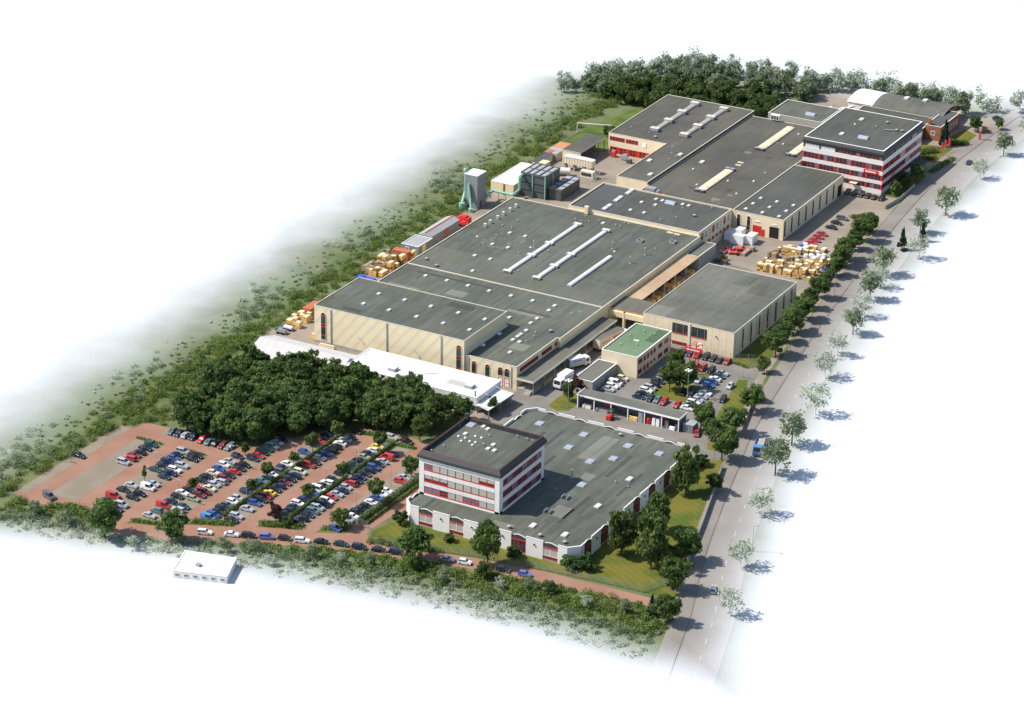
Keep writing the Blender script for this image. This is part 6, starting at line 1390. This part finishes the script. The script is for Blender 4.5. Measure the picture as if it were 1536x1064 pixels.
for i, (x, y) in enumerate(((43.2, 217.6), (43.3, 220.4), (43.8, 222.6))):
    t = Thing("red_banner_pole", "red banner on a pole near the tower entrance, %s from near" % ORD[i], "flag", (x, y, 0), "banner poles"); t.part("pole", M().cyl(x, y, 0, 4.6, .07, 6), METAL); t.part("banner", M().box(x + .08, x + .7, y - .03, y + .03, 1.8, 4.4), REDP)

# ---------------------------------------------------------------- fences, walls, gates
def wire_fence(label, pts, h, name="wire_fence", step=2.5):
    t = Thing(name, label, "fence", (*pts[0], 0), "wire fences")
    m = M()
    for i in range(len(pts) - 1):
        a = Vector((*pts[i], 0)); b = Vector((*pts[i + 1], 0))
        for k in range(9): m.tube(a + Vector((0, 0, .08 + k * (h - .1) / 8)), b + Vector((0, 0, .08 + k * (h - .1) / 8)), .012, n=3, caps=False)
        n = int((b - a).length / .35)
        for k in range(n): p = a.lerp(b, k / n); m.tube(p + Vector((0, 0, .05)), p + Vector((0, 0, h)), .01, n=3, caps=False)
    t.part("wire_mesh", m, WIRE)
    for p, _ in along(pts, step): t.part("post", M().cyl(p.x, p.y, 0, h + .1, .05, 6), METAL)
    return t
wire_fence("wire fence along the lawn by the red lane", [(21.6, -110.2), (24.8, -115.0), (48.7, -108.6), (68, -105.8), (92, -103.6)], 1.9)
wire_fence("wire fence at the lower right corner of the lawn", [(92, -103.6), (94.5, -98.2), (99.2, -100)], 1.9)
wire_fence("wire fence across the drive behind the foreground building", [(57, -33.2), (73.5, -33.0), (79.2, -28.8)], 1.9)
wire_fence("wire fence in front of the cream warehouse", [(46, 28.6), (54, 28.2), (60, 31.0)], 1.9)
wire_fence("wire fence along the far left lawn", [(-70.6, 162), (-70.8, 174)], 2.0)
for (a, b, lab) in (((15.8, -108.4), (20.6, -109.2), "mesh gate at the lower end of the red service lane"), ((59.8, 25.6), (62.0, 27.9), "opened mesh gate leaf on the warehouse side of the works entrance"), ((60.2, 18.6), (63.6, 18.8), "mesh gate leaf at the lawn strip of the works entrance")):
    wire_fence(lab, [a, b], 2.0, "mesh_gate", 1.6)
single("white_fence_rail", "white rail on poles at the far left meadow edge", "fence", M().tube((-70.7, 173.3, 0), (-70.7, 173.3, 3.6), .1).tube((-70.7, 173.3, 3.5), (-60, 178, 3.2), .13).tube((-60, 178, 0), (-60, 178, 3.2), .08), WHITEP, (-70.7, 173.3, 0))
def slab_wall(label, pts, h, mt=CONC):
    t = Thing("panel_wall", label, "wall", (*pts[0], 0), "roadside panel walls")
    for i in range(len(pts) - 1):
        a = Vector(pts[i]); b = Vector(pts[i + 1]); n = max(1, int((b - a).length / 2.6)); tt = (b - a).normalized(); nn = Vector((tt.y, -tt.x)) * .07
        for k in range(n):
            p = a.lerp(b, k / n) + tt * .03; q = a.lerp(b, (k + 1) / n) - tt * .03
            t.part("wall_slab", M().prism([tuple(p - nn), tuple(p + nn), tuple(q + nn), tuple(q - nn)][::-1], 0, h), mt)
slab_wall("grey panel wall between the lawn and the footpath", [(97.3, -96.5), (95, -86), (89.6, -66), (84.4, -48.2), (80.4, -34.8)], 1.5)
slab_wall("grey panel wall beside the timber yard", [(54.4, 92), (52.4, 106), (50.6, 118)], 1.7)
slab_wall("grey panel wall in front of the tower shrubs", [(46.4, 160), (47.6, 170), (47.0, 184)], 1.3)
slab_wall("grey panel wall beside the works car park lawn", [(75.6, -12), (70.6, 6), (66.6, 17)], 1.3)

# ---------------------------------------------------------------- hedges, trees, scrub
def hedge(label, pts, w, h, mt, dens=130, size=.3, cat="hedge", name="clipped_hedge"):
    cl = []
    for p, t in along(pts, .7):
        cl.append((p.x, p.y, h * .5, w * .55, w * .55, h * .52, int(dens * w * h * .5)))
    V = leaf_arrays(cl, size); o = Vector((*pts[0], 0))
    r = link(name, None, None, o); tag(r, label, cat, "hedges")
    V = V - np.array(o); link("foliage", leaf_mesh("foliage", V, mt), r)
    m = M()
    for i, (p, t) in enumerate(along(pts, 2.0)): m.cyl(p.x - o.x, p.y - o.y, -.02, h * .6, .05, 5)
    link("stems", m.mesh("stems", BARK), r)
hedge("clipped hedge between the columns of the fourth parking row", [(-12.9, -121.5), (-12.9, -108.8)], 1.0, 1.3, HEDGE)
hedge("clipped hedge further along the fourth parking row", [(-12.8, -107.8), (-12.7, -93.4)], 1.0, 1.3, HEDGE)
hedge("clipped hedge at the upper half of the fourth parking row", [(-12.7, -91.5), (-12.6, -67)], 1.0, 1.3, HEDGE)
hedge("clipped hedge between the columns of the fifth parking row", [(1.4, -116), (1.5, -88.5)], .95, 1.3, HEDGE)
hedge("clipped hedge at the upper half of the fifth parking row", [(1.6, -86), (1.7, -65.8)], .95, 1.3, HEDGE)
hedge("tall grey-green hedge along the red service lane", [(17.3, -107.8), (17.9, -79)], 1.6, 2.0, HEDGEP, 100)
hedge("darker hedge at the foot of the tall hedge by the lane", [(18.9, -107), (19.4, -80)], .8, 1.0, HEDGE)
for lab, pts, w, h in (("low shrubs at the near end of the third parking row", [(-30.6, -134.6), (-22.4, -132.4)], 1.7, .9), ("low shrubs at the near end of the fourth parking row", [(-17.6, -127.6), (-8.6, -123.8)], 2.2, 1.1), ("low shrubs at the near end of the fifth parking row", [(-2.8, -120.2), (6.2, -116.8)], 2.4, 1.2), ("low shrubs at the near end of the sixth parking row", [(11.4, -114.6), (16.4, -111.4)], 1.8, .9),
                       ("narrow shrub strip at the upper end of the first parking row", [(-57, -96.4), (-49.4, -96.4)], .9, .7), ("narrow shrub strip at the upper end of the second parking row", [(-43, -96), (-36.2, -96)], .9, .7), ("shrub bed at the upper end of the fourth parking row", [(-15.6, -65.6), (-5, -63.4)], 1.8, .9), ("shrub bed at the upper end of the fifth parking row", [(-1, -66), (8, -64.8)], 1.5, .8),
                       ("shrub bank at the lower left corner of the car park", [(-52.5, -139), (-48, -136.8), (-44, -137)], 2.4, 1.3), ("trimmed shrub block beside the tower entrance", [(36, 214), (41, 219.5)], 3.4, 1.6), ("second trimmed shrub block near the tower banners", [(38.6, 207.5), (42.4, 213)], 3.0, 1.5), ("shrub bed between entrance drive and road", [(46.8, 199.5), (48.3, 215.5)], 2.4, 1.2), ("shrubs by the brick house lawn", [(42.6, 228.6), (46.8, 231.4)], 3.0, 1.8), ("grassy bank below the warehouse corner", [(55, 26.6), (60, 25.4)], 1.6, .7), ("green hedge block beside the cars near the tower", [(40.4, 147.4), (43.4, 149.8)], 2.2, 1.2)):
    hedge(lab, pts, w, h, HEDGE, 60, .34, "shrubs", "shrub_bed")
# parking trees
for i, (k, x, y, s) in enumerate([('slim', -40.2, -116.6, 1.0), ('small', -26.1, -115.4, .95), ('small', -12.6, -109.6, 1.1), ('small', -14.2, -100.6, 1.15), ('small', -13.2, -90.2, .9), ('small', -12.6, -82.2, 1.35), ('small', -11.6, -72.4, 1.25), ('small', 1.6, -106, 1.25), ('small', 2.0, -90.8, 1.15), ('small', 1.6, -72.6, 1.35), ('lime0', 15.2, -79.6, .62), ('small', 15.4, -97.6, 1.5), ('birch1', 6.2, -60.6, .72), ('lime1', -10.5, -61, .7)]):
    tree(k, x, y, s * 1.15, "small leafy car park tree, %s from the left" % ORD[i], "car park trees", "car_park_tree")
tree('copper', -.7, -117.2, 1.0, "dark red leaved tree at the near end of the fifth parking row", None, "copper_tree")
tree('copper', 27.4, -13.4, .95, "brown-leaved tree beside the grey-roofed garage", None, "copper_tree")
tree('lime2', 15.0, -112.4, .72, "round leafy tree beside the mesh gate at the red lane")
tree('bush1', 2.8, -117.8, 1.3, "bright green bush below the dark red tree", None, "bush", "bush")
tree('birch1', 28.0, -19.4, .7, "light green bushy tree on the island beside the box truck")
tree('lime1', 51.0, 3.2, 1.12, "big leafy tree on the island in the works car park"); tree('lime0', 48.4, .2, 1.0, "leafy tree in front of the big tree on the works island"); tree('birch1', 46.2, 8.5, 1.0, "slim pale tree behind the big tree on the works island")
tree('birch0', 14.6, -37.2, .62, "light green tree at the corner between awning and foreground building")
for i, (k, x, y, s) in enumerate([('bush0', 40.6, -104.6, .85), ('bush1', 26.0, -102.6, 1.25), ('bush0', 58.0, -104, 1.15), ('bush1', 48.4, -104.4, 1.2), ('bush0', 71.8, -102.4, 1.3), ('bush1', 75.4, -100.2, 1.5), ('bush0', 75.2, -36.4, 1.2)]):
    tree(k, x, y, s * 1.2, "round dark bush at the foreground building, %s along the wall" % ORD[i], "bushes by the foreground building", "bush", "bush")
tree('birch1', 54.4, -110.2, 1.3, "tall slender tree in front of the white panelled wall"); tree('oak1', 38.6, -117.4, 1.16, "round dark tree standing beside the red lane in front of the building")
for i, (k, x, y, s) in enumerate([('birch0', 79.5, -90, .85), ('birch1', 81.5, -74.5, .75), ('birch0', 88.6, -92.4, 1.0), ('birch1', 84.5, -84.4, .8), ('birch0', 78.6, -52.6, .92)]):
    tree(k, x, y, s * 1.65, "weeping light green tree on the right lawn, %s of five" % ORD[i], "weeping trees on the lawn", "weeping_tree")
for i, (k, x, y, s) in enumerate([('oak0', 94.4, -85.4, 1.02), ('oak1', 98.6, -99, .88), ('oak2', 103.4, -113.6, .82), ('oak3', 84.0, -47.6, .62), ('oak4', 78.2, -30.6, .95), ('oak0', 74.6, -14.6, .88), ('oak1', 70.6, -20.6, .75), ('lime2', 65.7, -16.6, .78), ('oak2', 72.6, -.2, .85), ('oak3', 71, 6.5, .6), ('oak4', 65.4, 24.5, .5), ('oak0', 63.6, 36, .92), ('oak1', 61.8, 46.5, .85), ('oak2', 60.6, 54.5, .85), ('oak3', 59.4, 64, .85), ('oak4', 58.0, 73, .8), ('oak0', 57.2, 81, .75), ('oak1', 55.2, 92, .5), ('oak2', 54.6, 99.6, .85), ('lime0', 53.4, 107, .8), ('oak3', 52.6, 113.6, .85), ('oak4', 51.4, 122, .8), ('oak0', 50.8, 129.4, .85), ('oak1', 50.4, 137.4, .8)]):
    tree(k if i % 3 == 0 else "lime%d" % (i % 3), x, y, s * (1.0, 1.3, 1.18)[i % 3], "leafy roadside tree, %s from the near end of the kerb row" % ORD[i], "trees along the road")
tree('conifer', 98.8, -112.6, .62, "dark pointed conifer at the lower right corner", None, "conifer"); tree('conifer', 41.2, 226.5, 1.0, "blue-green spruce beside the brick house", None, "conifer")
for i, (k, x, y, s) in enumerate([('oak1', 44.2, 173.4, .6), ('oak2', 44.4, 181, .72), ('lime2', 45.6, 188.4, .8), ('oak3', 44.8, 245.6, .72), ('lime0', 51, 252, .5)]):
    tree(k, x, y, s, "tree beside the tower and the far drive, %s from near" % ORD[i], "trees near the tower")
# trees beyond the road, most with the fade painted into their leaves
for i, (k, x, y, s) in enumerate([('pale0', 114, -103, .8), ('pale1', 106.6, -81, .85), ('pale2', 99.6, -53.4, .85), ('grey0', 93.6, -31.6, 1.0), ('grey1', 90.2, -13.4, .95), ('pale0', 88, 7, 1.0), ('pale1', 81, 30, .9), ('pale2', 78, 46, .8), ('grey0', 76, 62, .8), ('pale0', 73.5, 75, .8), ('grey1', 70.6, 88, .9), ('pale1', 69.6, 98, .8), ('grey0', 66.6, 108, .9), ('pale2', 71, 126, .9), ('conifer', 64.0, 130, .8), ('grey1', 63.6, 146, .75), ('conifer', 66.8, 140, .7), ('grey0', 64.8, 165, .95), ('pale1', 62.6, 202, .8), ('grey1', 61.4, 228, .8), ('pale2', 60.6, 251, .8)]):
    tree(k, x, y, s * (1.35 if k[0] != 'c' else 1.0), "%s tree across the road, %s from the near end" % ({'p': 'white-faded', 'g': 'half-faded', 'c': 'dark pointed'}[k[0]], ORD[i]), "trees across the road")
# trees at the lower edge, some with faded leaf colours
for i, (k, x, y, s) in enumerate([('oak3', -31.4, -145, 1.3), ('oak4', -16.6, -138.2, 1.0), ('grey0', -43, -145, .6), ('grey1', -52.6, -144.4, .55), ('pale0', -22, -146.6, .55), ('grey1', -2.6, -136.6, .5), ('grey0', 5, -134.4, .55), ('grey1', 17, -128.4, .5), ('pale1', 24, -127.6, .5), ('grey0', 31, -125, .5), ('oak0', 41, -121.4, .6), ('grey1', 50, -123, .55), ('oak2', 57, -116.6, .55), ('pale2', 63, -119.6, .5), ('grey0', 69, -116.4, .5), ('oak1', 74, -116, .5), ('pale0', 84, -117, .5), ('grey1', 93, -114.6, .5), ('pale1', 10, -137, .5), ('pale2', -11, -144, .5)]):
    tree(k, x, y, s, "%s tree along the lower edge of the red lane, %s in the list from left" % ({'o': 'dark green', 'g': 'half-faded', 'p': 'white-faded'}[k[0]], ORD[sorted([-31.4, -16.6, -43, -52.6, -22, -2.6, 5, 17, 24, 31, 41, 50, 57, 63, 69, 74, 84, 93, 10, -11]).index(x)]) if False else "%s tree below the red lane, %s from left" % ({'o': 'dark green', 'g': 'half-faded', 'p': 'white-faded'}[k[0]], ORD[sorted([-31.4, -16.6, -43, -52.6, -22, -2.6, 5, 17, 24, 31, 41, 50, 57, 63, 69, 74, 84, 93, 10, -11]).index(x)]), "trees below the red lane")
# the wood
def inside(p, poly):
    x, y = p; c = False; n = len(poly)
    for i in range(n):
        a, b = poly[i], poly[i - 1]
        if (a[1] > y) != (b[1] > y) and x < (b[0] - a[0]) * (y - a[1]) / (b[1] - a[1]) + a[0]: c = not c
    return c
WOOD = [(-61, -57), (-57, -45.5), (-30, -43.5), (-28, -40.5), (8, -41), (11.5, -46), (9, -52), (3, -58), (-11, -62), (-19.5, -70), (-27, -82), (-31, -86.6), (-50, -86.2), (-56, -77)]
placed = []
tries = 0
while len(placed) < 98 and tries < 9000:
    tries += 1
    p = (rng.uniform(-74, 14), rng.uniform(-90, -40))
    if inside(p, WOOD) and all((p[0] - q[0]) ** 2 + (p[1] - q[1]) ** 2 > 3.7 ** 2 for q in placed): placed.append(p)
for p in placed:
    k = rng.choice(['oak0', 'oak1', 'oak2', 'oak3', 'oak4', 'lime0', 'lime1', 'lime2', 'birch0'])
    edge = p[0] < -54
    s = rng.uniform(.8, 1.35) if not edge else rng.uniform(.6, .9)
    if p[1] > -47: s *= .85
    tree(k, p[0], p[1], s, "dark green tree in the dense wood between car park and white sheds", "trees of the dense wood")
tree('birch1', -27.8, -90.4, .42, "low light green bush at the edge of the wood by the parked cars", None, "bush", "bush")
tree('lime2', -58, 172, .7, "light green tree beside the north building's left wall")

# scrub on the meadow and far wood: uncountable
def stuff(name, label, cat, V, mats, mi, k0=.1, k1=.75):
    """foliage that thins out leaf by leaf to imitate the fade, towards the painted white"""
    C_ = V.reshape(-1, 4, 3).mean(axis=1)
    t_ = np.array([fade_t(a, b) for a, b, c in C_])
    keep = nrng.random(len(t_)) > np.clip((t_ - k0) / (k1 - k0), 0, 1)
    V = V.reshape(-1, 4, 3)[keep].reshape(-1, 3); mi = np.asarray(mi)[keep]
    o = link(name, leaf_mesh(name, V, mats, mi)); tag(o, label, cat); o["kind"] = "stuff"; return o
cl = []; mis = []
def add_bush(x, y, r, h, n, mi):
    n = int(n * 1.7); cl.append((x, y, h * .4, r, r, h * .6, n)); mis.extend([mi] * n)
k = 0
while k < 1500:
    x = rng.uniform(-112, -66); y = rng.uniform(-150, 235)
    if y > 150 and x > -72: continue
    t_ = fade_t(x, y)
    if rng.random() < max(0, t_ * 2.6) or t_ > .42: continue
    if inside((x, y), LOT) or inside((x, y), WOOD): continue
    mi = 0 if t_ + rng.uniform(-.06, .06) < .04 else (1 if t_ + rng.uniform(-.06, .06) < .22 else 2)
    edge_ = t_ < .06 or (math.sin(x * .21 + 1.3 * math.sin(y * .06)) + math.sin(y * .11 + x * .05) > 1.05 and t_ < .45)
    r_ = rng.uniform(.9, 2.0) if edge_ else rng.uniform(.3, .8)
    hh_ = r_ * rng.uniform(.7, 1.2) if edge_ else rng.uniform(.25, .5)
    add_bush(x, y, r_, hh_, int(40 * r_) + 8, mi); k += 1
k = 0
while k < 1250:
    x = rng.uniform(-62, 104); yf = -130.0 + 0.2 * x - 0.0009 * x * x; y = yf + rng.uniform(-15, 13)
    if inside((x, y), LOT): continue
    if -9 < x < 10 and -157 < y < -141: continue
    if any(((x - a) ** 2 + (y - b) ** 2) < 2.2 ** 2 for a, b, c in LANE): continue
    t_ = fade_t(x, y)
    if t_ > .65 or rng.random() < t_ * 1.2: continue
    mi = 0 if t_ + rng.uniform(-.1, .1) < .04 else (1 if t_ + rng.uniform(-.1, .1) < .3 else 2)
    r_ = rng.uniform(.5, 1.3) * rng.choice([1, 1, 1, 1.7]); add_bush(x, y, r_, r_ * rng.uniform(.6, 1.2), int(36 * r_) + 12, mi); k += 1
k = 0
while k < 170:
    x = rng.uniform(-76, -54); y = rng.uniform(-96, -30)
    if inside((x, y), LOT) or inside((x, y), YARD_POLY) or fade_t(x, y) > .3: continue
    if -60.5 < x < -30 and -43 < y < -27: continue
    r_ = rng.uniform(.7, 1.8); add_bush(x, y, r_, r_, int(40 * r_) + 12, 0); k += 1
stuff("scrub", "low green scrub and bushes fading out over the meadow round the site", "scrub", leaf_arrays(cl, .32), [HEDGE, LEAFQ, LEAFP], mis)  # faded leaf tones chosen by distance into the fade
cl = []; mis = []
k = 0
while k < 215:
    x = rng.uniform(-95, 70); y = rng.uniform(208, 315)
    if -54 < x < -18 and y < 211: continue
    if -17 < x < 40 and y < 259: continue
    if x >= 36 and y < 268: continue
    if x > 36 and x > 45 and y < 272: continue
    t_ = fade_t(x, y)
    if t_ > .6: continue
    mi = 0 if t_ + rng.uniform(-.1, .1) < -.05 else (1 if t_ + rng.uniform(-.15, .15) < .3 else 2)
    r_ = rng.uniform(2.6, 4.0); h = rng.uniform(4.5, 7.5)
    for q in range(9):
        a = rng.uniform(0, 6.28); rr = r_ * rng.uniform(.2, .85); z = rng.uniform(.25, 1) * h
        n = 130; cl.append((x + rr * math.cos(a), y + rr * math.sin(a), z, r_ * .45, r_ * .45, r_ * .4, n)); mis.extend([mi] * n)
    k += 1
stuff("far_wood", "bluish green wood closing off the far end behind the buildings", "wood", leaf_arrays(cl, .62), [LEAF2, LEAFQ, LEAFP], mis, 0.0, .62)  # outer crowns paled in leaf colour to paint the fade
